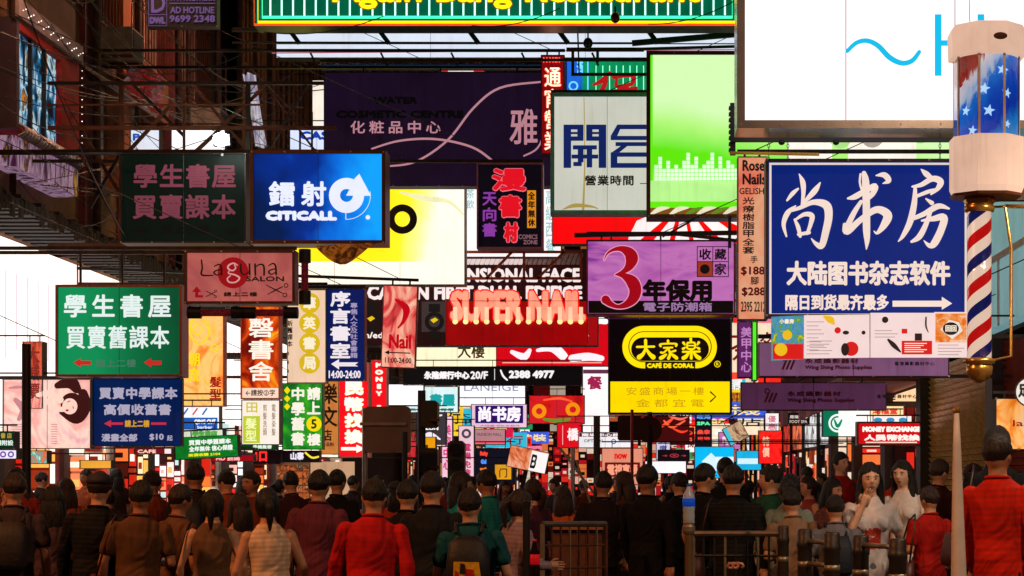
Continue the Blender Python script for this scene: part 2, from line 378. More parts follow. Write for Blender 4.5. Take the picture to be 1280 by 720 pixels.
# block 1: old tenement with red bay window
b1 = empty('tenement_building', (LX, 30, 0), 'old brown tenement with red framed bay window at the top left', 'building')
d_a, d_b = 20.0, 42.0
MB().box(LX-8, LX-.6, d_a, d_b, 0, 22).build('core', WALLD, b1)
wl = MB()
for z0, z1 in ((5.15, 6.45), (8.25, 9.1), (11.6, 12.4), (14.9, 15.7), (18.2, 22)): wl.box(LX-.6, LX, d_a, d_b, z0, z1)
wl.build('wall_band', WALLC, b1)
pil = [(20, 20.5), (27.7, 28.4), (31.95, 32.6), (34.3, 34.85), (38.0, 38.7), (41.4, 42)]
for i, (p0, p1) in enumerate(pil):
    MB().box(LX-.6, LX+.1, p0, p1, 5.15, 22).build('pilaster', [WALLC, WALLC, WALLR, ORNG, WALLR, WALLD][i], b1)
pw = art(['050a0c', '14343a', '4a7a80', 'b8ccc8', '0a0d10', '1a3038'], .8, 1.1, (1, 1, 2), 1)  # pale teal reflections painted into the pane, with emission
for (p0, p1), (q0, q1) in zip(pil, pil[1:]):
    for z0, z1 in ((6.45, 8.25), (9.1, 11.6), (12.4, 14.9), (15.7, 18.2)):
        if z0 == 6.45 and p1 == 28.4: continue
        lit = (z0 == 6.45 and p1 == 32.6)  # the pane that gets the painted reflections
        window(b1, p1, q0, z0, z1, LX-.25, max(2, int((q0-p1)/.42)), pane=pw if lit else WIN)
# red bay window box
yb0, yb1, zb0, zb1 = 27.3, 30.35, 6.33, 7.85
m = MB(); xo = LX+.45
m.box(LX-.6, xo, yb1-.12, yb1, zb0, zb1)
m.box(LX-.6, xo-.003, yb0+.12, yb1-.12, zb1-.14, zb1); m.box(LX-.6, xo-.003, yb0+.12, yb1-.12, zb0, zb0+.1)
m.box(xo-.12, xo, 29.45, yb1-.12, zb0+.1, zb1-.14)
MB().box(LX-.6, xo+.004, yb0, yb0+.12, zb0, zb1).build('bay_side', mat('3a2838', .6, 0, .4, 3, .3), b1)
m.build('bay_frame', mat('a01410', .8, 0, .5, 3, .2), b1)
MB().box(xo, xo+.05, yb0-.05, yb1+.05, zb1, zb1+.26).build('bay_cornice', WALLP, b1)
o = MB().box(xo-.1, xo-.09, yb0+.12, 29.45, zb0+.1, zb1-.14).build('bay_pane', art(['020405', '0a2233', '2e7fb0', 'cfe8ee', '06090c', 'e08a30'], .85, 1.9, (1, 1.6, 1), 1.2, [.3, .42, .5, .56, .62, .72]), b1)
mm = MB()
for y in (27.5, 28.1, 28.75): mm.box(xo-.085, xo-.03, y-.03, y+.03, zb0+.1, zb1-.14)
mm.build('mullion', BLACK, o)
lm = emi('ffe9e0', 2.5, .5, .05, samp=False)
sl = MB()
for i in range(26): sl.ball((xo+.08, 27.35+i*.117, zb1+.1+.05*math.sin(i*2.1)), .009, n=6, m=4)
for i in range(14): sl.ball((xo+.04, yb1+.02, zb1-i*.11), .008, n=6, m=4)
sl.build('fairy_light', lm, b1)
sc_ = MB()
for i in range(22):
    y = 27.35+i*.136; sc_.tube([(xo+.02+.1*math.sin(math.pi*j/6), y, zb0+.06-.17*j/6) for j in range(7)], .028, 6)
sc_.build('scalloped_trim', mat('9a8f95', .3, .6, .3, 5), b1)
MB().box(xo-.4, xo-.02, yb0, yb1, zb0-.52, zb0-.1).build('bay_apron', art(['1a0a14', '5a2a55', 'c9a0c0', '180a10', 'c98a2a'], .5, 3.2, (1, 1, .35), 1.6), b1)
# sloping pale shade over next window, canopy over the pavement, hoods
m = MB(); m.add([(LX+.02, 31.95, 8.2), (LX+.02, 34.2, 8.2), (LX+.7, 34.2, 7.75), (LX+.7, 31.95, 7.75), (LX+.02, 31.95, 8.15), (LX+.02, 34.2, 8.15), (LX+.7, 34.2, 7.7), (LX+.7, 31.95, 7.7)],
    [(0, 1, 2, 3), (7, 6, 5, 4), (0, 3, 7, 4), (1, 5, 6, 2), (3, 2, 6, 7), (0, 4, 5, 1)]); m.build('window_shade', mat('a08890', .7, 0, .2, 3), b1)
# corrugated canopy
cp = MB(); nn = 150
for i in range(nn):
    y0 = 21+i*.2; zz = 4.98+(.03 if i % 2 else 0); cp.box(LX, LX+1.25+.05*math.sin(i*1.7), y0, y0+.2, zz, zz+.05)
for i in range(60):
    y0 = 21+i*.5; cp.bar((LX+1.25, y0, 4.95), (LX, y0, 5.5), .02)
cp.build('street_canopy', mat('1e120d', .8, .1, .5, 5), b1)
cf = MB()
for i in range(170):
    y0 = 21+i*.175; h = .10+.14*random.random(); cf.box(LX+1.24, LX+1.27, y0, y0+.13, 4.98-h, 5.0)
cf.build('canopy_fringe', mat('2c1a12', .8, 0, .5, 5), b1)
# air conditioners and pipes hung on the wall
def aircon(y, z, label):
    t = empty('air_conditioner', (LX+.35, y, z), label, 'air conditioner', 'air conditioners on the left wall')
    MB().box(LX, LX+.6, y-.38, y+.38, z, z+.45, ).build('casing', mat('8c8076', .6, .1, .4, 5), t)
    g_ = MB()
    for i in range(9): g_.box(LX+.6, LX+.62, y-.33, y+.33, z+.04+i*.043, z+.06+i*.043)
    g_.build('grille', DARK, t); MB().bar((LX, y-.3, z-.03), (LX+.6, y-.3, z-.03), .02).bar((LX, y+.3, z-.03), (LX+.6, y+.3, z-.03), .02).build('bracket', RUST, t)
aircon(33.3, 8.55, 'boxy air conditioner above the pale window shade'); aircon(36.4, 6.0, 'air conditioner low on wall beside red tarpaulin')
aircon(40.2, 8.5, 'air conditioner on red wall far from the orange pilaster')
for y, r_ in ((28.0, .05), (32.3, .06), (32.45, .035), (34.95, .05), (38.1, .06), (38.9, .04), (41.6, .06)): MB().tube([(LX+.18, y, 5.3), (LX+.18, y, 14), (LX+.2, y+.05, 21)], r_, 8).build('drain_pipe', mat('4a2c22', .6, .2, .5, 5), b1, True)
for p1, q0 in ((28.4, 31.95), (32.6, 34.3), (34.85, 38.0), (38.7, 41.4)):
    for z0, z1 in ((9.1, 11.6), (12.4, 14.9)):
        m = MB(); k = int((q0-p1)/.2)
        for i in range(k): y = p1+(q0-p1)*(i+.5)/k; m.bar((LX+.06, y, z0), (LX+.06, y, z1), .008)
        for i in range(4): z = z0+(z1-z0)*i/3; m.bar((LX+.07, p1, z), (LX+.07, q0, z), .012)
        m.build('window_grille', RUST, b1)
random.seed(77); tg = MB()
for i in range(26):
    A = Vector((LX+.3+random.random()*.5, 24+random.random()*6, 5.3+random.random()*5)); B = Vector((LX+.3+random.random()*3.5, 32+random.random()*14, 6+random.random()*5)); sg = .2+.5*random.random()
    tg.tube([A.lerp(B, k/10)-Vector((0, 0, sg*4*(k/10)*(1-k/10))) for k in range(11)], .007, 4)
tag(tg.build('cable_tangle', BLACK), 'tangle of thin black wires along the left facade', 'cables', kind='stuff')
# red tarpaulin
tp = []; nx, nz = 22, 16
for i in range(nx+1):
    for j in range(nz+1):
        u, v = i/nx, j/nz; dd = 33.7+u*2.7
        ztop = zat(60, 33.7)*(1-u)+zat(100, 36.4)*u; zbot = zat(118, 33.7)*(1-u)+zat(150, 36.4)*u
        tp.append((LX+.30+.03*math.sin(9*u+5*v)+.018*math.sin(23*u-11*v)+.05*noise.noise((u*9, v*9, 0)), dd, ztop+(zbot-ztop)*v))
tar = MB().add(tp, [(i*(nz+1)+j, (i+1)*(nz+1)+j, (i+1)*(nz+1)+j+1, i*(nz+1)+j+1) for i in range(nx) for j in range(nz)])
tag(tar.build('tarpaulin', mat('8a2430', .25, 0, .5, 6, 1., bscale=9), smooth=True), 'crumpled red plastic tarpaulin hung beside the orange pilaster', 'tarpaulin')
# lit fascia of the ground floor shops, panels one by one
fas = empty('lit_fascia', (LX, 38, 2.1), 'long glaring white shop fascia under the left street canopy', 'shop front')
dd = 22.0; i = 0
FC = ['fff2e6', 'ffe6da', 'fff6ee', 'ffe0da', 'fff0d8']
while dd < 58:
    w_ = 2.1+1.2*random.random()
    MB().box(LX, LX+.22, dd, dd+w_-.05, 2.25, 4.85).build('panel', emi(FC[i % 5], 1.7, .5, .12, 1.2), fas)
    dd += w_; i += 1
st = MB()
for k in range(70): y = 22+k*.5; st.box(LX+.222, LX+.228, y, y+.05, 3.1+.5*random.random(), 4.4)
tag(st.build('faint_stripe', E('f0c8d0', 1.2), fas), kind='stuff')
random.seed(31); mosaic(fas, 'x', LX+.23, 32, 58, 2.3, 2.7, 1, 'shop', .5, 1.25)
# shops behind the crowd, left
shop = empty('shop_row', (LX, 38, 0), 'row of lit open shops at street level on the left', 'shop front')
MB().box(LX-4, LX-3.9, 22, 60, 0, 2.2).build('back_wall', art(['c83a20', 'ffd9b0', 'ffffff', 'f08030', '702010'], 1.1, 2.2, (1, 1, 1.5), .5), shop)
MB().box(LX-4, LX, 22, 60, 2.16, 2.24).build('ceiling', emi('ffe6d0', 1.2, .5), shop)
k = 0; y = 22.
while y < 60:
    MB().box(LX-4, LX+.05, y, y+.25, 0, 2.16).build('partition', [mat('7a2018', .6), mat('d8c8bc', .6), BLACK][k % 3], shop)
    mosaic(shop, 'y', y-.001, LX-3.9, LX, .2, 2.1, -1, ['shop', 'warm', 'shop', 'warm'][k % 4], .22, 1.35)
    MB().box(LX-.9, LX-.5, y+.5, y+1.6, 0, 1.1).build('counter', mat('a05030', .5), shop)
    sh = MB()
    for q in range(5): sh.box(LX-3.8, LX-3.4, y+.3, y+2.6, .5+q*.36, .53+q*.36)
    sh.build('shelf', mat('c0b0a0', .5), shop)
    it = MB()
    for q in range(60): yy = y+.35+2.2*random.random(); zz = .53+.36*random.randrange(4); it.box(LX-3.75, LX-3.45, yy, yy+.1, zz, zz+.12+.15*random.random())
    tag(it.build('stock', art(['ff3020', 'ffd040', '30a050', 'ffffff', '3060d0'], .6, 5), shop), kind='stuff')
    y += 2.9; k += 1
# block 2: dark building with bamboo scaffolding
b2 = empty('scaffolded_building', (LX, 55, 0), 'dark building wrapped in bamboo scaffolding behind the floodlight', 'building')
MB().box(LX-8, LX-.3, 42, 76, 0, 30).build('wall', WALLD, b2)
for i in range(11):
    for k in range(6):
        d0 = 43+i*3.0
        window(b2, d0, d0+1.7, 6.2+k*3.1, 7.9+k*3.1, LX-.3, 3)
bam = mat('8a5a36', .6, 0, .35, 4, .2); random.seed(3)
for i in range(46):
    y = 42.3+i*.42; x = LX+.55+.12*random.random()
    MB().tube([(x, y, 5.2), (x+.04*random.uniform(-1, 1), y+.1*random.uniform(-1, 1), 12), (x+.08*random.uniform(-1, 1), y, 20)], .035, 6).build('bamboo_pole', bam, b2)
for k in range(9):
    z = 5.8+k*1.5; MB().tube([(LX+.66, 42, z), (LX+.72, 62, z+.1)], .03, 6).build('bamboo_ledger', bam, b2)
nv = []
for i in range(31):
    for j in range(41):
        u, v = i/30, j/40; nv.append((LX+.3+.1*math.sin(u*31)+.06*noise.noise((u*20, v*4, 1)), 43+u*17, 20-v*(12.5+1.2*noise.noise((u*12, 3, 2)))))
MB().add(nv, [(i*41+j, (i+1)*41+j, (i+1)*41+j+1, i*41+j+1) for i in range(30) for j in range(40)]).build('scaffold_net', mat('4a2f22', .85, 0, .6, 2, .6, (1, 3, .4), 10), b2, smooth=True)
# pale blue sheet hanging
sv = []
for i in range(9):
    for j in range(17):
        u, v = i/8, j/16; q = P(303+6*v*2+u*16+4*v, 92+v*92, 40); sv.append((q.x, q.y+.15*math.sin(u*9+v*3), q.z))
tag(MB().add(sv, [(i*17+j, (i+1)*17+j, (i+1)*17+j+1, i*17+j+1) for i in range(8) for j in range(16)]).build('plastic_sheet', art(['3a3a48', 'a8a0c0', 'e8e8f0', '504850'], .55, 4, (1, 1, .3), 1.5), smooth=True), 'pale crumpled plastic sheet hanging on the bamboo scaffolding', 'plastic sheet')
# further blocks both sides, each a building
def block(side, y0, y1, h, wm, label, seed):
    random.seed(seed); X = LX-.2 if side < 0 else RX+.2; s = -side
    b = empty('apartment_block', (X, (y0+y1)/2, 0), label, 'building')
    MB().box(min(X, X+side*8), max(X, X+side*8), y0, y1, 0, h).build('wall', wm, b)
    n = int((y1-y0)/3.4); stm = MB()
    for k in range(int((h-5)/3.1)):
        z = 5.6+k*3.1
        MB().box(min(X, X+s*.25), max(X, X+s*.25), y0, y1, z-.95, z-.7).build('floor_band', WALLP, b)
        for i in range(n):
            d0 = y0+.9+i*3.4; lit = random.random() < .3
            window(b, d0, d0+2.0, z, z+1.5, X+s*.1, 3, pane=emi(random.choice(['c88a40', 'b06030', '80a0a0']), .35, .3, .4, 2) if lit else WIN, side=s, dep=.08)
    for i in range(16):     # signs bolted to this block
        yy = y0+1+(y1-y0-2)*random.random(); z_ = 2.9+4.2*random.random()**1.6; w_ = .9+2.0*random.random(); h_ = .5+.9*random.random(); x0 = X+s*.3
        if random.random() < .35: w_, h_ = .7, 1.8
        c1 = random.choice(['ff2a20', 'ff4a30', 'ffffff', 'ffd030', 'e01848', '30c0e0', 'ff80a0', '20a060', 'ffe8c8', '4060e0']); c2 = random.choice(['ffffff', 'ffe8a0', '801010', '202020'])
        g_ = MB().box(min(x0, x0+s*w_), max(x0, x0+s*w_), yy, yy+.18, z_, z_+h_).build('bolted_sign', emi(c1, 1.0, .4, .15, 2), b)
        tx = Flat(yy, 1); pc = lambda x, z: (CX+x*F/yy, CY-(z-CZ)*F/yy); xa = min(x0, x0+s*w_)
        A_, B2 = pc(xa+.08*w_, z_+h_*.82), pc(xa+.92*w_, z_+h_*.2)
        if w_ > h_: tx.text(random.choice(['藥房', '金行', '電器', '茶餐廳', '找換店', '眼鏡', '手機', '時裝']), A_[0], A_[1], B2[0], B2[1], .5)
        else: tx.vtext(random.choice(['大押', '酒店', '桑拿', '牙醫']), A_[0], A_[1], B2[0], B2[1], .4)
        tx.build('sign_lettering', E(c2, 1.), g_)
    # street level lit shopfronts
    y = y0
    while y < y1-1:
        w_ = min(y1-y, 3+2*random.random()); c = random.choice(['ff3a20', 'fff0e0', 'ffb040', 'e02030', 'ffffff', 'ff7a50'])
        MB().box(min(X, X+s*.12), max(X, X+s*.12), y+.1, y+w_-.1, 2.4, 3.4).build('shop_fascia', art([c, '200808', c, '301010'], 1.0, 1.2, (1, 1, 1), .5), b)
        mosaic(b, 'x', X, y+.2, y+w_-.2, .1, 2.3, s, random.choice(['warm', 'red', 'shop']), .5, .9)
        MB().box(min(X, X+s*.2), max(X, X+s*.2), y-.1, y+.1, 0, 3.4).build('shop_pier', DARK, b)
        y += w_
    return b
block(-1, 76, 100, 34, WALLC, 'tall brown apartment block far down the left side', 1)
block(-1, 101, 150, 40, WALLD, 'last dark apartment block on the far left side', 2)
block(1, 46, 74, 30, WALLR, 'reddish apartment block beyond the money exchange sign', 3)
block(1, 75, 110, 36, WALLC, 'brown apartment block deep down the right side', 4)
block(1, 111, 150, 40, WALLD, 'last dark apartment block on the far right side', 5)
fb = empty('end_building', (-3, 168, 0), 'dim building closing the far end of the street', 'building')
MB().box(-60, 60, 168, 175, 0, 60).build('wall', WALLD, fb)
for i in range(30):
    for k in range(12):
        q = MB().box(-44+i*3, -42.4+i*3, 167.9, 167.98, 5+k*4, 7+k*4).build('window', emi(random.choice(['c88a40', '302018', '302018', '607070']), .5, .3, .3, 2), fb)
random.seed(21)
mosaic(fb, 'y', 167.9, -12, 12, .2, 5.5, -1, 'red', .45, .75); mosaic(fb, 'y', 167.9, -9, 9, 5.6, 12, -1, 'red', 1.1, .4)
# right hand building with shutters
b3 = empty('corner_building', (RX, 25, 0), 'dark corner building with roller shutters on the right', 'building')
MB().box(RX, RX+8, 12, 46, 3.3, 24).build('wall', WALLD, b3)
for y0, y1 in ((12, 12.4), (20.4, 20.9), (24.6, 25.1), (30.9, 31.4), (35.4, 36), (40.5, 41), (45.4, 46)):
    MB().box(RX-.15, RX+8, y0, y1, 0, 3.3).build('pier', mat('2a1512', .6, 0, .4, 3), b3)
for y0, y1, c in ((12.4, 20.4, '5a2418'), (20.9, 24.6, 'a03420'), (25.1, 30.9, 'd8a850')):  # yellow shop light on the far shutter is put into its colour
    m = MB(); k = 0; z = .15
    while z < 3.2:
        m.prism([(0, 0)]*0 or [(RX+.02, z), (RX+.1, z+.01), (RX+.06, z+.075), (RX-.03, z+.075)], y0, y1); z += .085
    m.build('roller_shutter', mat(c, .4, .35, .35, 4), b3)
for y0, y1 in ((31.4, 35.4), (36, 40.5), (41, 45.4)):
    MB().box(RX+1.2, RX+1.25, y0, y1, 0, 3.3).build('shop_wall', DARK, b3); mosaic(b3, 'x', RX+1.2, y0, y1, .1, 2.85, -1, 'warm', .45, .85); mosaic(b3, 'y', y1-.06, RX, RX+1.1, .1, 2.8, -1, 'red', .25, .9)
    MB().box(RX+.0, RX+1.2, y0, y1, 2.9, 3.0).build('shop_ceiling', emi('ffd0a0', 1.2), b3)
MB().box(RX-1.3, RX, 31.2, 45.4, 3.05, 3.15).build('awning', mat('8a3038', .6, 0, .3, 4), b3)
for i in range(12):
    MB().box(RX-1.32, RX-1.3, 31.3+i*1.17, 32.35+i*1.17, 2.7, 3.12).build('awning_flap', mat('b04a58' if i % 2 else '70202c', .6), b3)
for k in range(5):
    for i in range(7):
        window(b3, 13+i*4.6, 15.6+i*4.6, 7+k*3.2, 8.7+k*3.2, RX-.02, 3, side=-1, dep=.03)
for y0, y1, z0, z1, c, t_ in ((21.5, 26.2, 3.35, 5.0, 'cfeef0', 1), (26.6, 31, 3.4, 4.6, 'e8c060', 0)):
    o = MB().box(RX-.2, RX-.01, y0, y1, z0, z1).build('wall_lightbox', emi('88b8bc' if t_ else 'c8a050', .6, .4, .14, 1.5), b3)
    MB().box(RX-.215, RX-.2, y0-.05, y1+.05, (z0+z1)/2-.04, (z0+z1)/2+.04).box(RX-.215, RX-.2, (y0+y1)/2-.04, (y0+y1)/2+.04, z0, (z0+z1)/2-.04).build('lightbox_rail', ALU, o)
# ------------------------------------------------------------ the signs
# A: green neon restaurant sign at the top
s = sign('long green neon restaurant sign with yellow script at the top', 318, -60, 922, 33, 30, emi('037a58', .55, .5, .3, 2.5), .4, 2, mat('1a4a2a', .4, .4), arm='R')
f = Flat(30, 1)
for i in range(42): x = 338+i*14.2; f.brush([(x, -50, 2.2), (x, 19, 2.2)], 0)
put(s, f, emi('c8fff0', 1.6, .5, .05), 'neon_stripe')
def loop(d, x0, y0, x1, y1, r, off=.08):
    a, b = P(x0, y1, d), P(x1, y0, d); return MB().tube([(a.x, d-off, a.z), (b.x, d-off, a.z), (b.x, d-off, b.z), (a.x, d-off, b.z)], r, 6, True)
loop(30, 329, -55, 915, 23, .02).build('green_neon_tube', emi('40ffb0', 2.2), s)
loop(30, 324, -57, 918, 29.5, .02, .1).build('yellow_neon_tube', emi('ffe800', 1.8), s)
loop(30, 319.5, -59, 921, 33, .018, .12).build('red_neon_tube', emi('ff5020', 1.3), s)
f = Flat(30, 14)
f.text('Again Bang Restaurant', 416, -24, 875, 13, 2.2)
put(s, f, emi('ffe010', 1.7, .5, .15, 5)); f = Flat(30, 13); f.text('Again Bang Restaurant', 414.8, -25, 876.2, 14, 4.2); put(s, f, emi('a06008', .8, .5, .1), 'letter_rim')
# B: strip light box behind trusses
s = sign('long plain white strip lightbox below the green neon sign', 345, 41, 925, 73, 36, emi('dde6f6', 1.05, .5, .06), .25, .8, name='strip_lightbox', cat_='lightbox', arm='R')
f = Flat(36, 1); f.rect(346, 54, 924, 55.5); put(s, f, BLACK, 'bar'); f = Flat(36, 2); f.brush([(340, 66.5, 1.4), (600, 64.5, 1.4), (924, 62, 1.4)], 3, False); put(s, f, E('b06078'), 'pink_wire')
# C: dark cosmetic centre banner, unlit, made emissive in place of light on it
s = sign('dark aubergine cosmetic centre billboard with crossing pink curves', 405, 90, 694, 233, 33, emi('1e0f26', .85, .3, .35, .7), .3, 1, mat('241a22', .5), name='billboard', cat_='billboard', arm='L', backm=DARK)
f = Flat(33, 1); f.text('化粧品中心', 438, 151, 551, 167, .7, sp=1.45); f.text('雅', 637, 136, 672, 181, 1.2)
f.brush([(465, 186, 2.2), (500, 176, 2.6), (545, 174, 2.8), (590, 184, 2.8), (617, 202, 2.8)]); f.brush([(484, 208, 2.2), (520, 202, 2.6), (560, 175, 2.8), (592, 135, 2.8), (625, 110, 2.8), (676, 102.5, 2.4)])
f.brush([(676, 178, 2), (684, 150, 2.2), (688, 120, 2)]); f.brush([(655, 195, 2), (672, 185, 2.2), (684, 160, 2)])
put(s, f, E('b8808c', 1.0)); f = Flat(33, 1); f.text('WATER', 466, 121, 522, 130, 1.6); f.text('COSMETIC CENTRE', 420, 138, 580, 148, 1.8); put(s, f, ink('050308'), 'dark_lettering')
# D: vertical red neon
s = sign('narrow vertical red neon sign beside the aubergine billboard', 676, 69, 706, 193, 32, emi('8a0a12', .8, .4, .3), .25, 1.5, mat('4a0a0c', .4), arm='L')
f = Flat(32, 6); f.text('N MOI', 679, 72, 700, 79, .8); f.vtext('通宵營業', 680, 84, 702, 190, 1.6); put(s, f, emi('ff5040', 2.2, .5, .05)); f = Flat(32, 10); f.vtext('通宵營業', 681, 84, 701, 190, .3); put(s, f, emi('ffd0b0', 2.2), 'neon_core')
# E: green / blue neon fortune sign
s = sign('green and blue neon sign with red brush character under strip light', 708, 74, 812, 190, 38, emi('06a060', .8, .4, .3, 2), .3, 2, mat('1050a0', .4), arm='R')
f = Flat(38, 1)
for i in range(8): x = 745+i*8.5; f.brush([(x, 82, 1.1), (x, 186, 1.1)], 0)
put(s, f, emi('90ffd0', 1.5), 'neon_stripe')
MB().box(P(709, 0, 38).x, P(728, 0, 38).x, 37.9, 37.99, P(0, 188, 38).z, P(0, 76, 38).z).build('blue_panel', emi('1a60d0', 1.1, .5, .3, 2), s)
f = Flat(38, 20); f.brush([(709, 78, 1.5), (811, 78, 1.5)], 0); f.brush([(735, 78, 1.5), (735, 188, 1.5)], 0); f.ring(717, 109, 4, 6); f.text('酒', 721, 78, 729, 96, .8); put(s, f, emi('60b8ff', 1.8), 'blue_neon')
f = Flat(38, 22); f.brush([(742, 108, 3), (752, 103, 6), (758, 98, 5), (754, 112, 6), (745, 122, 3)]); f.brush([(762, 92, 3), (768, 98, 6)]); f.brush([(768, 100, 3), (772, 98, 4), (790, 96, 6), (790, 106, 5), (772, 110, 5), (771, 101, 3)]); f.brush([(764, 116, 4), (795, 112, 5)]); f.brush([(757, 120, 4), (760, 140, 5)]); f.brush([(770, 124, 4), (792, 122, 5), (788, 140, 5)]); put(s, f, emi('c01818', .9))
# F: white opening hours sign, front lit; its glow replaces light falling on it
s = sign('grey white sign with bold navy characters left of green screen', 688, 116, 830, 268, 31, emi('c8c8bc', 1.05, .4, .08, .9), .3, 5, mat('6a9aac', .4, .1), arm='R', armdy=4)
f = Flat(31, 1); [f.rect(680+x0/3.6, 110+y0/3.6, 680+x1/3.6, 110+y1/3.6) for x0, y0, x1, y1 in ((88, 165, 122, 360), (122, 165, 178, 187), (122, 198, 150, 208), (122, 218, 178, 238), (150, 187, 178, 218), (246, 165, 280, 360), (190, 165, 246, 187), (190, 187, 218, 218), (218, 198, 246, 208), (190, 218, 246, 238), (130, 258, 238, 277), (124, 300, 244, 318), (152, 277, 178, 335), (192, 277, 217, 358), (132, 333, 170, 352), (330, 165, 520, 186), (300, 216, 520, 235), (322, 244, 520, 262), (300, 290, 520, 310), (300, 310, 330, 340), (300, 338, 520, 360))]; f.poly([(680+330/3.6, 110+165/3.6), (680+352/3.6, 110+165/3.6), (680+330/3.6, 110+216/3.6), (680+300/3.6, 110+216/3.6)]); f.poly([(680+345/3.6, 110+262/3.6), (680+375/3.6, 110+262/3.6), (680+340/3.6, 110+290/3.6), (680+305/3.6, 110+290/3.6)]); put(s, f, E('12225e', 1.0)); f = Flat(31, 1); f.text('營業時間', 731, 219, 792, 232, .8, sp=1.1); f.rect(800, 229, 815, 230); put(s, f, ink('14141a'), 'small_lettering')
f = Flat(31, 1); f.brush([(703, 262, 1), (718, 257, 5), (738, 258, 3), (748, 261, 1)]); f.brush([(730, 122, 1), (731, 200, 1.4), (729, 262, 3)]); put(s, f, E('b09a50', .9), 'rust_stain')
# G: green screen
s = sign('bright green equaliser billboard right of the opening hours sign', 808, 64, 1199, 273, 28, emi('62e010', 1.15, .3, .05), .35, 5, mat('5a3a28', .3, .6), name='billboard', cat_='billboard')
cf_ = grad(['d0f8a8', '98f050', '5ee408', '60e410', 'b0f478', 'd4f8b4'], [.12, .22, .36, .55, .8, 1.0], .12, .62, 1.05, .35, .8)
a, b = P(816, 226, 28), P(1192, 68, 28); MB().box(a.x, b.x, 27.985, 27.995, a.z, b.z).build('green_print', cf_, s)
f = Flat(28, 4); random.seed(5); hts = [4, 6, 3, 5, 3, 4, 3, 5, 7, 4, 6, 3, 4, 5, 7, 3, 6, 3, 5, 4, 3, 2]
for i, h in enumerate(hts):
    for k in range(h): f.rect(818+i*5, 226-5*k-4.4, 822.4+i*5, 226-5*k)
put(s, f, emi('eafbe0', 1.1), 'equaliser_squares')
f = Flat(28, 2); f.rect(813, 226, 1195, 252); put(s, f, emi('b4f08c', 1.1), 'pale_band')
f = Flat(28, 3); f.rect(985, 160, 1040, 200); f.rect(1060, 160, 1145, 200); put(s, f, emi('fff8ea', 1.15), 'cream_print')
f = Flat(28, 5); f.disc(1050, 172, 14); f.disc(1150, 168, 12); put(s, f, emi('b6ee90', 1.0), 'green_dots'); f = Flat(28, 5); f.disc(1090, 170, 15); put(s, f, emi('b8a8a0', 1.), 'grey_dot')
f = Flat(28, 3)
f.rect(812, 260, 1195, 268); put(s, f, emi('8a5a18', .8), 'brown_base')
f = Flat(28, 5)
for x in (814, 838, 872, 905): f.brush([(x, 268, 3), (x+10, 262, 6), (x+22, 260, 2)])
put(s, f, emi('f0e8c8', 1.0), 'leaf_pattern'); f = Flat(28, 5)
for x in (858, 890): f.brush([(x, 268, 3), (x+10, 263, 5), (x+20, 260, 2)])
put(s, f, emi('6a9a28', .8), 'green_leaf_pattern')
# H: huge white sign
s = sign('huge glaring white sign with pale blue wave in steel frame', 921, -30, 1330, 161, 17.2, emi('fff2f4', 1.25, .5, .03, 1), .4, 10, CHROME, arm='R', armdy=3)
f = Flat(17.2, 1); f.brush([(1059, 64, 5), (1070, 54, 5.5), (1083, 51, 6), (1097, 57, 6.5), (1112, 72, 7), (1127, 79, 6.5), (1140, 76, 6), (1149, 65, 5)], 8); f.brush([(1172.5, 18, 8.5), (1172.5, 95, 8.5)], 0, False); f.brush([(1176, 54, 7), (1222, 54, 7)], 0, False); f.brush([(1226, 18, 8.5), (1226, 95, 8.5)], 0, False); put(s, f, emi('10c0ee', 1.0, .5, .02))
MB().tube([P(1211, -28, 17.15), P(1212, 24, 17.15), P(1214, 40, 17.13)], .003, 5).build('seam', BLACK, s)
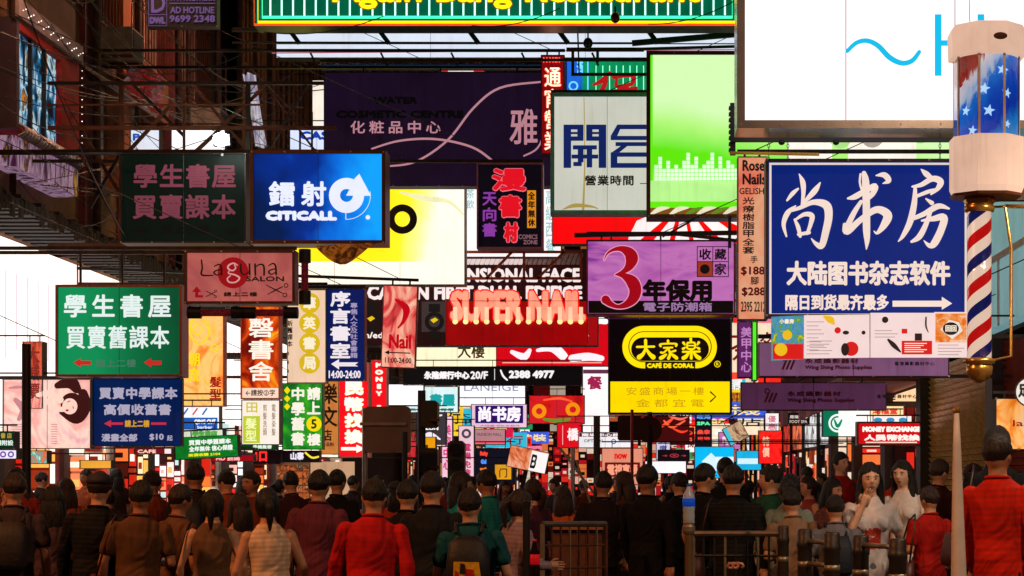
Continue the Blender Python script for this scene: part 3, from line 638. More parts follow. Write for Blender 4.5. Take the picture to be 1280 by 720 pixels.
# I: blue bookshop sign
s = sign('royal blue bookshop sign with white brush calligraphy on the right', 957, 199, 1213, 396, 18, emi('04237c', .85, .5, .12, 1.5), .2, 3.2, mat('3a2a22', .4, .5))
D = 18; f = Flat(D, 1)
for q in ((961.5, 203.5, 1208.5, 206.2), (961.5, 392, 1208.5, 394.2)): f.rect(*q)
for q in ((961.5, 206.2, 964.3, 392), (1205.7, 206.2, 1208.5, 392)): f.rect(*q)
put(s, f, E('e8d8c8', .95), 'border')
f = Flat(D, 1, )
def zc(pts, k=3.43, ox=950, oy=190, ws=1.12): return [(ox+x/k, oy+y/k, w_/k*ws) for x, y, w_ in pts]
for st_ in ([(168, 95, 4), (183, 130, 20), (186, 175, 16), (180, 228, 10)], [(163, 158, 8), (140, 178, 16), (116, 208, 8)], [(258, 132, 5), (236, 165, 22), (204, 200, 16), (178, 226, 6)],
    [(152, 232, 6), (118, 262, 20), (101, 310, 16), (113, 362, 7)], [(116, 258, 8), (170, 240, 15), (228, 216, 20), (283, 228, 32), (294, 275, 30), (282, 340, 28), (264, 402, 24), (240, 394, 16), (220, 372, 4)],
    [(148, 290, 8), (163, 322, 16), (172, 362, 12)], [(150, 292, 8), (190, 268, 16), (222, 274, 20), (216, 312, 16), (202, 350, 12)], [(165, 354, 13), (210, 346, 14)],
    [(376, 200, 8), (408, 192, 22), (452, 166, 20), (492, 148, 24), (482, 180, 20), (452, 212, 10)], [(362, 312, 14), (372, 342, 26), (430, 292, 22), (498, 248, 26), (546, 270, 34), (532, 312, 28), (502, 348, 12), (488, 340, 4)],
    [(445, 92, 18), (452, 130, 28), (455, 230, 28), (456, 330, 28), (458, 380, 20), (455, 420, 3)], [(430, 96, 8), (427, 130, 8), (434, 160, 8)], [(497, 102, 5), (532, 100, 22), (551, 124, 20), (526, 136, 4)], [(432, 214, 14), (402, 262, 20), (374, 318, 22)],
    [(690, 76, 5), (712, 96, 22), (738, 116, 12)], [(652, 150, 8), (690, 142, 17), (738, 116, 22), (772, 128, 26), (762, 156, 18), (732, 182, 8)], [(668, 192, 12), (718, 172, 15), (752, 162, 10)],
    [(664, 150, 12), (660, 220, 22), (642, 300, 24), (612, 360, 16), (590, 386, 3)], [(710, 202, 6), (735, 220, 18)], [(640, 292, 14), (700, 268, 19), (762, 234, 22), (808, 244, 8)],
    [(692, 296, 8), (740, 288, 20), (786, 282, 28), (776, 332, 28), (746, 392, 28), (724, 402, 18), (700, 380, 3)], [(728, 262, 14), (706, 320, 20), (680, 366, 22), (648, 386, 10)]):
    f.brush(zc(st_), 6)
put(s, f, E('eed9cd', 1.0), 'calligraphy')
f = Flat(D, 1); f.text('大陆图书杂志软件', 983, 326, 1188, 357, 2.4); f.text('隔日到货最齐最多', 981.5, 368, 1111, 388, 1.5); f.rect(1115.5, 376, 1178, 383.5); f.poly([(1177, 371), (1190, 379.5), (1177, 387.5)]); put(s, f, E('eed9cd', 1.0))
# hanging rail + chains for I
t = empty('hanging_rail', P(1050, 185, 18), 'black steel rail with chains above the blue bookshop sign', 'steel rail')
MB().bar(P(914, 174.5, 18.1), (RX, 18.1, P(0, 174.5, 18.1).z), .022).build('rail', BLACK, t)
MB().bar(P(912, 191, 18.1), P(1024, 193, 18.1), .012).build('rod', BRASS, t)
m = MB().bar(P(916, 129, 18.15), P(916, 194, 18.15), .024)
for i in range(8): m.box(P(913, 0, 18.1).x-.012, P(913, 0, 18.1).x, 18.1, 18.2, P(0, 134+i*7.5, 18.1).z-.012, P(0, 134+i*7.5, 18.1).z+.012)
m.build('slotted_upright', BLACK, t)
for x in (961, 985, 1175):
    c = MB()
    for i in range(6): q = P(x, 178+i*4.2, 18.1); c.tube([(q.x+(.010 if i % 2 else 0)*math.cos(a), q.y+(0 if i % 2 else .010)*math.cos(a), q.z+.017*math.sin(a)) for a in [2*math.pi*j/8 for j in range(8)]], .0035, 5, True)
    c.build('chain', BLACK, t)
for x in (977, 1045, 1192): MB().ball(P(x, 178, 18.05), .03, .03, .025).build('clamp', BLACK, t)
# notices below I, each paper one part
s = empty('notice_strip', P(1087, 452, 17.9), 'strip of laminated leaflets pinned under the blue bookshop sign', 'leaflets')
def paper(x0, y0, x1, y1, m, tl=0, lay=0):
    a, b, c, e = P(x0, y1, 17.9), P(x1, y1-tl, 17.9), P(x1, y0-tl, 17.9), P(x0, y0, 17.9); dy = -.004*lay
    v = [Vector((q.x, q.y+dy, q.z)) for q in (a, b, c, e)]; v += [q+Vector((0, .003, 0)) for q in v]
    return MB().add(v, [(3, 2, 1, 0), (4, 5, 6, 7), (0, 1, 5, 4), (1, 2, 6, 5), (2, 3, 7, 6), (3, 0, 4, 7)]).build('leaflet', m, s)
wp = E('f3dad8', .95)
o1 = paper(964, 396, 1005, 451, art(['2a6ab0', '58a0c8', '4aa040', 'e8d020'], .8, 9, pos=[.3, .5, .6, .72]), 2)
paper(1005, 394, 1087, 448, wp, 1); paper(1088, 391, 1168, 447, wp, 0); o4 = paper(1168, 390, 1209, 447, wp, 0)
D = 17.88; f = Flat(D, 1); f.rect(966, 430, 1004, 449); f.disc(1064, 436, 9); f.rect(1127, 426, 1165, 443); f.rect(1127, 411, 1134, 417); f.disc(1047, 413, 4); put(s, f, E('d81c18', .95), 'red_print')
f = Flat(D, 2); f.disc(976, 437, 8); f.disc(984, 419, 6); f.brush([(1030, 396, 3), (1038, 400, 9), (1042, 405, 3)]); put(s, f, E('f0c020', .9), 'yellow_print')
f = Flat(D, 2); f.rect(1169, 392, 1208, 428); put(s, f, art(['d85a10', 'e87820', 'f0a060', 'f8d8c0'], .9, 10), 'orange_print')
f = Flat(D, 3); f.poly([(1175, 412), (1186, 400), (1198, 403), (1203, 414), (1190, 424)]); put(s, f, E('f0e8e0', .9), 'white_print')
f = Flat(D, 4); f.disc(1188, 411, 10, 8); f.disc(1057, 416, 4, 2.5); f.disc(1106, 400, 4); f.brush([(1110, 425, 3), (1117, 432, 6), (1125, 440, 2)]); f.disc(1056, 437, 5, 8); f.rect(1143, 417, 1152, 426); f.disc(1079, 416, 2.5); f.brush([(1157, 397, 2), (1157, 408, 2.2), (1160, 416, 1)]); put(s, f, E('2c1a18', .9), 'dark_print')
f = Flat(D, 2)
for x0, x1, y in [(1008, 1030, 402+i*5) for i in range(9)]+[(1093, 1122, 413+i*4) for i in range(3)]+[(1172, 1205, 431+i*4) for i in range(4)]+[(1012, 1040, 426+i*4) for i in range(5)]: f.rect(x0, y, x1-5*((y*7) % 3)*.7, y+.9)
put(s, f, E('b89a98', .8), 'text_lines'); f = Flat(D, 5)
for i in range(5): f.rect(1130, 429+i*2.6, 1158-4*(i % 3), 430.1+i*2.6)
f.text('回回', 1181, 407, 1195, 415, .6); f.text('小書房', 974, 399, 992, 405, .5); put(s, f, E('f8e8d0', 1.), 'pale_print')
# L: nails sign
s = sign('narrow salmon nail salon price sign left of blue bookshop sign', 922, 196, 959, 400, 22, art(['e05048', 'f0906a', 'e8b088', 'e08878'], .85, .9), .15, 1, mat('6a3020', .5), arm='R')
f = Flat(22, 1); f.text('Rose', 928, 200, 956, 214, 1.2); f.text('Nails', 928, 217, 958, 231, 1.2); f.text('GELISH', 924, 235, 955, 243, .4); f.vtext('光療樹脂甲全套', 928, 246, 943, 318, .5); f.text('手', 938, 320, 947, 329, .4); f.text('腳', 938, 346, 948, 356, .4); f.text('2395 2212', 926, 377, 957, 390, .5); put(s, f, ink('2a1010'))
f = Flat(22, 1); f.text('$188', 926, 333, 956, 345, 1); f.text('$288', 927, 359, 957, 371, 1); put(s, f, ink('c01010'), 'price_lettering')
# M: photo supplies signs
def photo(label, x0, y0, x1, y1, d, c, by):
    s = sign(label, x0, y0, x1, y1, d, emi(c, .8, .4, .25, 1), .12, 1, mat('4a3040', .5), arm='R')
    f = Flat(d, 1); X = x0+(30 if by else 12)
    for i in range(3): f.brush([(X+i*5, by+9, 2.6), (X+5+i*5, by-3, 2.6)], 0, False)
    f.ring(X+3, by-5, 2, 3.6); f.text('永成攝影器材', X+28, by-5, X+95, by+1.5, .8, sp=1.2); f.text('Wing Shing Photo Supplies', X+28, by+3.5, X+112, by+10, .8); put(s, f, ink('7a0a20')); f = Flat(d, 1); f.text('香港攝影器材中心', X+140, by-1, X+190, by+4, .4, sp=1.3); put(s, f, ink('3a1a30'), 'small_lettering')
photo('pale purple photo supplies sign directly under the pinned leaflets', 948, 428, 1186, 471, 19.5, '8a5a80', 453)
photo('dim purple photo supplies sign, lower of the two', 926, 478, 1108, 513, 24, '5a3050', 494)
# N: 3-year warranty, an unlit sign whose print glows to look lit
D = 26; s = sign('purple dry cabinet sign with giant red numeral three', 733, 300, 919, 394, D, art(['b85cb0', 'cc78c0', 'b860b4', '6a2a90', '3a1058'], .85, 1.1, (.8, 1, 2.2), .8, [.3, .5, .58, .66, .75]), .3, 2, mat('a03a6a', .4, .3), arm='R', armdy=10)
f = Flat(D, 1); f.rect(735.5, 376, 916.5, 391.5); put(s, f, ink('12080f'), 'dark_band')
def z1(pts, ws=1.): return [(720+x/6.095, 290+y/6.095, w_/6.095*ws) for x, y, w_ in pts]
B3 = [[(215, 212, 4), (240, 165, 14), (290, 135, 26), (350, 130, 46), (405, 160, 84), (425, 205, 96), (405, 262, 66), (362, 302, 34), (300, 326, 8)], [(300, 326, 8), (362, 335, 44), (425, 378, 92), (452, 440, 92), (436, 505, 80), (385, 552, 52), (320, 570, 30), (262, 548, 44), (226, 516, 66)]]
f = Flat(D, 2)
for b_ in B3: f.brush([(x, y, w_+2.2) for x, y, w_ in z1(b_)], 8)
put(s, f, E('f0a8c8', .9), 'numeral_rim'); f = Flat(D, 4)
for b_ in B3: f.brush(z1(b_), 8)
put(s, f, E('a00818', 1.0), 'numeral')
f = Flat(D, 3); f.text('年保用', 803, 349, 890, 377, 3.2); put(s, f, ink('1c0820')); f = Flat(D, 3); f.text('電子防潮箱', 804, 378, 890, 389.5, .7); put(s, f, E('a880b0', .85), 'small_lettering')
f = Flat(D, 3)
for q in ((871, 308, 911, 309), (871, 326.7, 911, 327.7), (871, 345.5, 911, 346.5), (871, 309, 872, 345.5), (890.5, 309, 891.5, 345.5), (910, 309, 911, 345.5)): f.rect(*q)
f.text('收', 874, 311, 889, 325, .9); f.text('藏', 893, 311, 908, 325, .8); f.text('家', 893, 329, 908, 344, .9); put(s, f, ink('1c0820'), 'emblem_lettering')
f = Flat(D, 1); f.rect(872, 327.5, 890.5, 345.5); put(s, f, E('a03820', .9), 'emblem_square'); f = Flat(D, 3); f.disc(881, 336.5, 6); put(s, f, ink('101020'), 'emblem_ball')
# O: fast food sign
D = 27; s = sign('black and yellow restaurant lightbox with oval yellow emblem', 760, 397, 915, 518, D, emi('0a0404', .9, .4, .2), .3, 2.4, mat('4a4850', .25, .8), arm='R', armdy=3)
a, b = P(763, 515.5, D), P(912, 477, D); MB().box(a.x, b.x, D-.02, D-.003, a.z, b.z).build('yellow_face', emi('f6d400', 1.15, .5, .08), s)
def z2(pts, ws=1.): return [(750+x/5.144, 390+y/5.144, w_/5.144*ws) for x, y, w_ in pts]
Y = emi('fbdc08', 1.15, .5, .05, 3)
f = Flat(D, 4); f.rrect(778, 407.5, 896, 460.5, 26.4, 12); put(s, f, Y, 'emblem_oval')
f = Flat(D, 5); f.rrect(785.5, 414.3, 889.5, 453, 19.3, 12); f.rect(806.5, 453, 869, 461.5); put(s, f, ink('120806'), 'oval_line')
f = Flat(D, 6); f.rrect(786.6, 415.3, 888.4, 452, 18.3, 12); put(s, f, Y, 'inner_oval')
f = Flat(D, 7); f.rrect(789, 422, 886, 451.5, 14.7, 12); put(s, f, ink('190a08'), 'oval_field')
f = Flat(D, 8)
for st_ in ([(238, 226, 14), (348, 224, 14)], [(293, 184, 20), (294, 240, 18)], [(292, 240, 16), (276, 272, 22), (252, 292, 32)], [(298, 240, 16), (318, 270, 22), (342, 292, 32)],
    [(437, 186, 16), (438, 200, 16)], [(390, 222, 14), (392, 208, 12), (486, 206, 12), (488, 220, 14)], [(410, 232, 12), (465, 230, 12)], [(438, 236, 12), (410, 262, 12), (392, 262, 14)], [(440, 240, 14), (450, 270, 16), (440, 300, 20)], [(425, 275, 14), (405, 290, 24), (390, 298, 24)], [(460, 258, 12), (484, 250, 14)], [(458, 272, 14), (480, 288, 22), (492, 298, 22)],
    [(583, 175, 18), (583, 190, 14)], [(562, 200, 12), (606, 200, 12), (606, 236, 12), (562, 236, 12), (562, 200, 12)], [(562, 218, 9), (606, 218, 9)], [(536, 200, 18), (545, 212, 12)], [(534, 238, 18), (548, 230, 10)], [(634, 198, 18), (625, 212, 12)], [(636, 238, 18), (622, 230, 10)], [(532, 258, 13), (640, 256, 13)], [(586, 245, 16), (586, 300, 18)], [(570, 265, 14), (552, 288, 24), (536, 298, 26)], [(602, 265, 14), (622, 288, 24), (638, 298, 26)]):
    f.brush(z2(st_), 5)
f.text('CAFÉ DE CORAL', 808.5, 453, 867.5, 460.5, 1.1); f.ring(896.5, 455.5, 3.2, 4.1); f.text('R', 895, 453.5, 898.3, 457.5, .4); put(s, f, Y)
f = Flat(D, 5); f.brush([(888, 490, 1.8), (894.5, 496, 1.8), (888, 502, 1.8)], 0); put(s, f, ink('2a1a00'), 'arrow'); f = Flat(D, 5); f.text('安盛商場一樓', 783, 484, 880, 494, .2, sp=1.3); f.text('金都宜電', 795, 499, 880, 509, .2, sp=1.5); put(s, f, E('c8a010', 1.), 'faded_lettering')
# P: red ray sign
D = 33; s = sign('bright red sign with white sunrays behind the purple sign', 690, 267, 930, 306, D, emi('f00408', 1.1, .4, .05), .2, 1, mat('500808', .5), arm='R')
f = Flat(D, 1)
f.poly([(790, 288), (796, 276), (810, 270), (835, 269), (835, 271), (800, 300), (785, 303), (786, 296)]); f.poly([(815, 303), (842, 270), (846, 270), (836, 303)]); f.poly([(843, 303), (851, 270), (856, 270), (862, 303)]); f.poly([(868, 303), (860, 270), (868, 270), (890, 303)]); f.poly([(872, 270), (888, 270), (924, 296), (924, 303), (905, 303)]); f.poly([(895, 270), (926, 270), (926, 284)])
put(s, f, emi('fff0f0', 1.1), 'sunray_print')
# Q: comics
D = 28; s = sign('black comic shop sign with red neon characters in centre', 596, 204, 679, 311, D, emi('0c0812', .9, .4, .2), .2, 2, mat('a06878', .4, .4), arm='L', armdy=4)
def outl(t, boxes, d, lay, c0, c1, b0, b1, nm='lettering'):
    f = Flat(d, lay)
    for ch, bx in zip(t, boxes): f.text(ch, bx[0]-1, bx[1]-1, bx[2]+1, bx[3]+1, b0)
    put(s, f, E(c0, 1.), nm+'_rim' if nm != 'lettering' else 'letter_rim'); f = Flat(d, lay+4)
    for ch, bx in zip(t, boxes): f.text(ch, *bx, b1)
    put(s, f, E(c1, 1.1), nm)
outl('漫書村', [(615, 211, 658, 239), (624, 244, 652, 272), (630, 278, 648, 303)], D, 1, 'f07080', 'd81020', 4.4, 2.6)
f = Flat(D, 1); f.vtext('天向書', 603, 239, 621, 297, 1.0); put(s, f, E('8a3aa0', 1.), 'purple_lettering'); f = Flat(D, 1); f.rect(659, 238, 670, 285); put(s, f, E('e08a18', 1.), 'orange_tab'); f = Flat(D, 2); f.vtext('全年無休', 660, 239, 669, 284, .8); put(s, f, ink('100804'), 'tab_lettering'); f = Flat(D, 1); f.text('COMICS', 648, 293, 672, 299, .5); f.text('ZONE', 654, 300, 672, 305.5, .5); put(s, f, E('805860', 1.), 'small_lettering')
# R: upper student bookshop sign, lit from outside; emission stands in for that light
D = 26; s = sign('dim green black textbook shop sign, upper left of blue sign', 151, 191, 308, 304, D, emi('04140f', .9, .4, .3, 1), .3, 2, mat('2c1c14', .5, .4), arm='L', armdy=2)
f = Flat(D, 1); f.text('學生書屋', 167, 205, 295, 235, 1.6, sp=1.1); f.text('買賣課本', 166, 243, 295, 274, 1.6, sp=1.1); put(s, f, E('8a4454', .6)); f = Flat(D, 1); f.text('請上三樓', 202, 281, 262, 292, .8, sp=1.1)
for x in (168, 280): f.poly([(x, 289), (x+9, 284), (x+9, 287), (x+18, 287), (x+18, 291), (x+9, 291), (x+9, 294)])
put(s, f, E('0a0c0a', .8), 'dark_lettering')
# S: blue lightbox, uneven tube light painted as a gradient
D = 25; cb = grad(['011848', '032c8c', '0668d8', '10a0ff'], [.1, .42, .66, .95], .55, .12, 1.05, .9, 1.3)
s = sign('vivid blue lightbox with white circular arrow emblem', 313, 188, 482, 305, D, cb, .4, 4.5, mat('3a2216', .35, .6), arm='L', armdy=2)
def z4(x, y): return (300+x/4.5, 180+y/4.5)
f = Flat(D, 1); f.text('鐳', 336, 226.5, 368.5, 258, 2); f.text('射', 376.5, 226.5, 408, 258, 2); f.text('CITICALL', 332, 263.5, 421.5, 276, 3.2, sp=1.05); f.ring(*z4(600, 290), 8, 22, 40); f.poly([z4(600, 290), z4(612, 262), z4(660, 240), z4(680, 290)]); f.poly([z4(645, 195), z4(672, 168), z4(738, 292), z4(696, 292), z4(640, 240)]); f.disc(*z4(720, 413), 2.8); f.ring(*z4(600, 290), 29.5, 30.2, 30, -10, 92); f.poly([z4(594, 388), z4(598, 388), z4(598, 425), z4(594, 425)]); put(s, f, E('e6ecff', 1.05))
f = Flat(D, 3); f.disc(*z4(600, 290), 8); put(s, f, cb, 'emblem_centre'); f = Flat(D, 4); f.poly([z4(598, 292), z4(614, 262), z4(650, 262), z4(640, 292)]); put(s, f, E('e6ecff', 1.05), 'emblem_notch')
# T: ad hotline
D = 27; s = sign('dark advertising hotline sign cut by the top frame edge', 184, -50, 272, 34, D, ink('0d0818'), .12, 1, mat('1a1420', .5), arm='L', back=False)
f = Flat(D, 1); f.text('D', 189, -8, 207, 16, 1); f.text('DWL', 187, 21, 207, 30, 1.6); f.text('AD HOTLINE', 213, 8.5, 268, 17, .7); f.text('9699 2348', 212, 19, 269, 28, .9); f.rect(212, 3.8, 269, 4.8); f.text('www.dwl.hk', 212, -8, 269, 1.5, .6)
for q in ((185.5, 32, 209, 32.7), (185.5, 18, 209, 18.7), (185.5, -20, 186.2, 32), (208.5, -20, 209.2, 32)): f.rect(*q)
put(s, f, E('6a5288', .8))
# U: Laguna
D = 23.5; s = sign('rosy hair salon sign with red disc, above green sign', 231, 313, 369, 380, D, art(['b05050', 'c86a60', 'b85858', 'd07a60'], .75, 1), .2, 3.2, mat('4a0c0c', .4, .3), arm='L', armdy=4)
f = Flat(D, 1); f.disc(291.5, 341, 19.5); put(s, f, E('9a1018', .9), 'red_disc')
def z5(pts, ws=1.): return [(220+x/5.145, 300+y/5.145, w_/5.145*ws) for x, y, w_ in pts]
f = Flat(D, 2)
for st_ in ([(165, 130, 10), (170, 180, 11), (168, 225, 12), (240, 228, 7)], [(248, 170, 7), (275, 158, 9), (292, 172, 12), (294, 225, 12)], [(290, 190, 8), (258, 198, 9), (246, 212, 11), (266, 226, 8), (292, 212, 7)],
    [(418, 158, 11), (420, 205, 12), (440, 224, 8), (470, 205, 7)], [(474, 156, 12), (476, 224, 12)], [(510, 156, 12), (512, 226, 12)], [(512, 175, 7), (540, 158, 9), (566, 168, 12), (568, 226, 12)], [(598, 166, 7), (625, 152, 9), (642, 168, 12), (646, 224, 12)], [(644, 186, 8), (610, 194, 9), (598, 208, 11), (616, 222, 8), (642, 208, 7)]): f.brush(z5(st_), 5)
f.text('SALON', 308, 345.5, 355.5, 352, .7); f.text('請上二樓', 280, 365, 322, 371, .9, sp=1.2); f.brush(z5([(580, 290, 4), (640, 320, 8), (690, 345, 6)])); f.brush(z5([(590, 352, 4), (640, 325, 8), (690, 300, 6)]))
for x, y in ((358, 357), (356.5, 369)): f.ring(x, y, 1.8, 2.9)
for x, y in ((270, 364), (270, 371)): f.ring(x, y, .9, 1.7)
f.brush([(258, 364, 1), (270, 370, 1)], 0); f.brush([(258, 371, 1), (270, 365, 1)], 0)
put(s, f, ink('200810')); f = Flat(D, 3)
for st_ in ([(400, 165, 6), (372, 150, 9), (340, 165, 11), (338, 185, 11), (365, 198, 9), (385, 182, 9), (378, 160, 8)], [(345, 198, 6), (340, 215, 8), (380, 225, 10), (410, 245, 11), (385, 272, 9), (345, 272, 9), (332, 250, 8), (355, 228, 6)]): f.brush(z5(st_), 5)
put(s, f, E('e0a0a0', .9), 'pale_letter'); f = Flat(D, 1); f.poly([(240, 365), (246, 358), (252, 365), (248, 365), (248, 369), (254, 369), (254, 372), (244, 372), (244, 365)]); put(s, f, E('a01018', .8), 'red_arrow')
# small barber poles round the salon sign
def spole(a, b, r, label):
    a, b = Vector(a), Vector(b); t = empty('barber_pole', (a+b)/2, label, 'barber pole', 'thin barber poles round the salon sign')
    MB().tube([a, b], r, 12).build('tube', art(['3a1014', '8a1a20', '301018', 'a84048'], .35, 12, (2.5, 1, 2.5), .2), t, True)
    d_ = (b-a).normalized(); m = MB()
    for e, q in ((a, d_), (b, -d_)): m.tube([e-q*.06, e+q*.1], r*1.7, 10)
    m.build('end_cap', BLACK, t)
spole(P(241, 391, 23.6), P(300, 391, 23.6), .042, 'left of two horizontal barber poles under the salon sign')
spole(P(309, 391, 23.6), P(366, 391, 23.6), .042, 'right of two horizontal barber poles under the salon sign')
spole(P(381, 318, 23.6), P(381, 374, 23.6), .042, 'upright red barber pole to the right of the salon sign')
# V: green textbook sign, lit from outside, that light put into its emission
D = 24; s = sign('green textbook shop sign with white characters and red arrows', 70, 356, 228, 471, D, grad(['0c9458', '067040', '045030', '033a24'], [.0, .3, .62, 1.], .55, .08, .9, .35, 1.2), .3, 3, mat('8a4030', .35, .5), arm='L', armdy=42)
f = Flat(D, 1); f.text('學生書屋', 80, 368, 214, 397, 1.4, sp=1.35); f.text('買賣舊課本', 83, 407, 212, 436, 1.1, sp=1.1); put(s, f, E('dcebe8', 1.05)); f = Flat(D, 1)
for x in (92, 180): f.poly([(x, 453), (x+9, 448), (x+9, 451), (x+22, 451), (x+22, 456), (x+9, 456), (x+9, 459)])
put(s, f, E('d02828', .9), 'red_arrow'); f = Flat(D, 1); f.text('請上二樓', 120, 449, 170, 459, .3, sp=1.05); put(s, f, E('50806a', .8), 'faded_lettering')
# W: blue schoolbook banner
D = 25; s = sign('navy blue schoolbook banner hanging under the green sign', 116, 473, 228, 558, D, emi('06215a', .8, .5, .2, 1.5), .05, 1.2, mat('081838', .5), arm='L', armdy=1)
f = Flat(D, 1); f.text('買賣中學課本', 124, 484, 222, 499, 1.3, sp=1.1); f.text('高價收舊書', 130, 505, 214, 519, 1.3, sp=1.1); f.text('漫畫全部', 127, 542, 172, 552, 1); f.text('$10', 187, 542, 205, 551, 1); f.text('起', 209, 544, 216, 551, .4); put(s, f, E('b8b0c8', .85)); f = Flat(D, 1)
f.poly([(130, 529.5), (139, 525), (139, 528), (154, 528), (154, 531), (139, 531), (139, 534)]); f.rect(189, 528, 208, 531); put(s, f, E('c83048', .9), 'red_arrow'); f = Flat(D, 1); f.text('請上二樓', 156, 525, 187, 534, .8); put(s, f, E('d8a030', .9), 'yellow_lettering')
# X: yellow billboard
D = 38; s = sign('yellow and white billboard with thick black ring', 336, 225, 582, 357, D, emi('fff3e0', 1.2, .5, .05), .3, 1.5, mat('4a3a20', .5), name='billboard', cat_='billboard', arm='L')
f = Flat(D, 1); f.rect(338, 226, 548, 327); put(s, f, grad(['ffe60c', 'ffea20', 'fff28c', 'fff4dc'], [.15, .38, .52, .64], .5, -.12, 1.15, .3, .6), 'yellow_print'); f = Flat(D, 2); f.brush([(500, 240, 2), (530, 248, 7), (560, 252, 5), (579, 268, 2)]); put(s, f, emi('ece8b8', 1.1), 'grey_swirl')
f = Flat(D, 3); f.ring(503, 274, 9.5, 18.5, 40); put(s, f, ink('140c08'), 'black_ring')
# X2: white sign behind comics
s = sign('white sign with faint teal characters behind the comic sign', 581, 228, 702, 322, 40, emi('fff0f2', 1.15, .5, .08), .2, 1, arm='R')
f = Flat(40, 1); f.vtext('高級西餐', 682, 236, 694, 318, .4); f.vtext('茶飲', 583, 236, 593, 262, .4); put(s, f, E('90c8c8', 1.))
# Y: watch billboard, red glow at lower right painted as a patch
D = 42; s = sign('dark billboard of watches with white capitals behind red neon', 455, 312, 748, 433, D, emi('2a0a0c', .8, .3, .4, .8), .3, 1, name='billboard', cat_='billboard', arm='L', backm=DARK)
f = Flat(D, 1); f.rect(640, 395, 747, 432); put(s, f, E('a00a10', 1.), 'red_glow_patch'); f = Flat(D, 2); f.text('NSIONAL FACE', 584, 335, 726, 353, 2); f.text('CANON FIRST DUAL EDIFICE', 459, 357, 728, 375, 2.2); f.text('n/edifice', 456, 415, 500, 423, .8); put(s, f, E('f6e6e4', 1.)); f = Flat(D, 2); f.text('CASIO COMPUTER CO.,LTD.', 665, 417, 715, 421.5, .6); f.text('Tokyo, Japan', 719, 418, 736, 421.5, .2); put(s, f, E('f0c0c0', 1.), 'small_lettering')
for x, y in ((464, 400), (543, 402)):
    f = Flat(D, 2); f.ring(x, y, 7, 12); f.rect(x-7, y-22, x+7, y-12); f.rect(x-7, y+12, x+7, y+22); put(s, f, E('14100e', .8), 'watch_print'); f = Flat(D, 3); f.poly([(x-5, y-2), (x+1, y-5), (x+5, y-2), (x-1, y+2)]); put(s, f, E('e0c010', 1.), 'watch_dial')
f = Flat(D, 1); f.rect(527, 377, 585, 415); put(s, f, E('3c3030', .9), 'grey_print')
# SUPER NAIL, red glow round the letters painted as a wider layer
D = 40; s = sign('overexposed red neon nail salon sign in the centre', 557, 376, 735, 432, D, emi('a80408', .8, .4, .3, 1), .15, .6, mat('600808', .5), arm='R', armdy=1, back=True)
f = Flat(D, 3); f.text('SUPER NAIL', 563, 363, 732, 402, 4.6); put(s, f, emi('ff9478', 1.25, .5, .2, 6)); f = Flat(D, 2); f.text('SUPER NAIL', 561, 361, 734, 404, 7.5); put(s, f, emi('f01410', 1.2), 'letter_halo')
for i in range(13):
    x = 569+i*13.1
    MB().tube([P(x, 384, D-.1), P(x, 402, D-.1)], .045, 6).build('neon_tube', emi('ffb090', 1.5, .5, .1), s); MB().ball(P(x, 402, D-.1), .055, n=8, m=6).build('tube_end', emi('ffd890', 1.4), s)
# gantry in front
t = empty('orange_gantry', P(655, 360, 39), 'small orange lit truss in front of the watch billboard', 'gantry')
for a_, b_ in (((583, 315), (726, 315)), ((583, 348), (726, 348)), ((726, 315), (726, 348)), ((655, 315), (655, 348)), ((608, 348), (640, 315)), ((672, 348), (705, 315))):
    MB().bar(P(*a_, 39), P(*b_, 39), .025).build('truss_bar', mat('a04018', .5, .5), t)
t = empty('striped_awning', P(650, 334, 41), 'pale ribbed awning above the watch billboard', 'awning')
for i in range(24):
    x = 584+i*6; MB().bar(P(x, 330, 40.8), P(x+5, 318, 41.3), .04, .015).build('slat', E('e8d0cc', .9) if i < 12 else mat('a08078', .5), t)
# Z etc vertical signs on left middle
D = 30; s = sign('navy vertical bookroom sign with white arrow', 408, 361, 456, 476, D, emi('0a1c60', .85, .5, .12), .2, .8, mat('102050', .5), arm='L', armdy=3)
f = Flat(D, 1); f.vtext('序言書室', 413, 363, 438, 449, 1.5); f.poly([(414, 455), (424, 449), (424, 453), (448, 453), (444, 456), (448, 458), (424, 458), (424, 462)]); f.text('14:00-24:00', 411, 463, 451, 473, .7); put(s, f, E('efe4ea', 1.)); f = Flat(D, 1); f.vtext('專售人文及社會書籍', 438, 378, 447, 448, .3); put(s, f, E('b0a0c8', .9), 'small_lettering')
D = 31; s = sign('cream vertical sign with four yellow discs', 359, 362, 408, 479, D, emi('f4d0b0', .95, .5, .08), .2, 1, mat('c8a878', .5), arm='L')
f = Flat(D, 1)
for i in range(4): f.disc(387, 379+i*25, 13)
put(s, f, E('d8b418', 1.), 'yellow_disc'); f = Flat(D, 2)
for i, ch in enumerate('華英書局'): f.text(ch, 379, 371+i*25, 395, 387+i*25, 1.2)
put(s, f, E('f8ecd0', 1.)); f = Flat(D, 1); f.vtext('新舊課本', 358, 400, 366, 434, .4)
for y in (442, 453, 464): f.poly([(358, y), (361, y-2.5), (361, y+2.5)])
put(s, f, ink('402018'), 'small_lettering')
D = 31.5; s = sign('fiery orange red vertical sign with white brush characters', 301, 382, 350, 499, D, art(['1a0400', '8a1404', 'e04808', 'ffb020', 'c02004'], .95, 1.3, (1, 1, 1), 1.2), .2, 1.5, mat('c06040', .5), arm='L')
f = Flat(D, 2); f.vtext('磬書舍', 311, 396, 342, 478, 1.0); put(s, f, E('fff0e0', 1.05)); f = Flat(D, 1); f.rect(303, 485, 348.5, 497.5); put(s, f, E('f8d8c0', 1.), 'lower_panel'); f = Flat(D, 2); f.text('←請按②字', 307, 487, 344, 495, .4); put(s, f, ink('604030'), 'small_lettering')
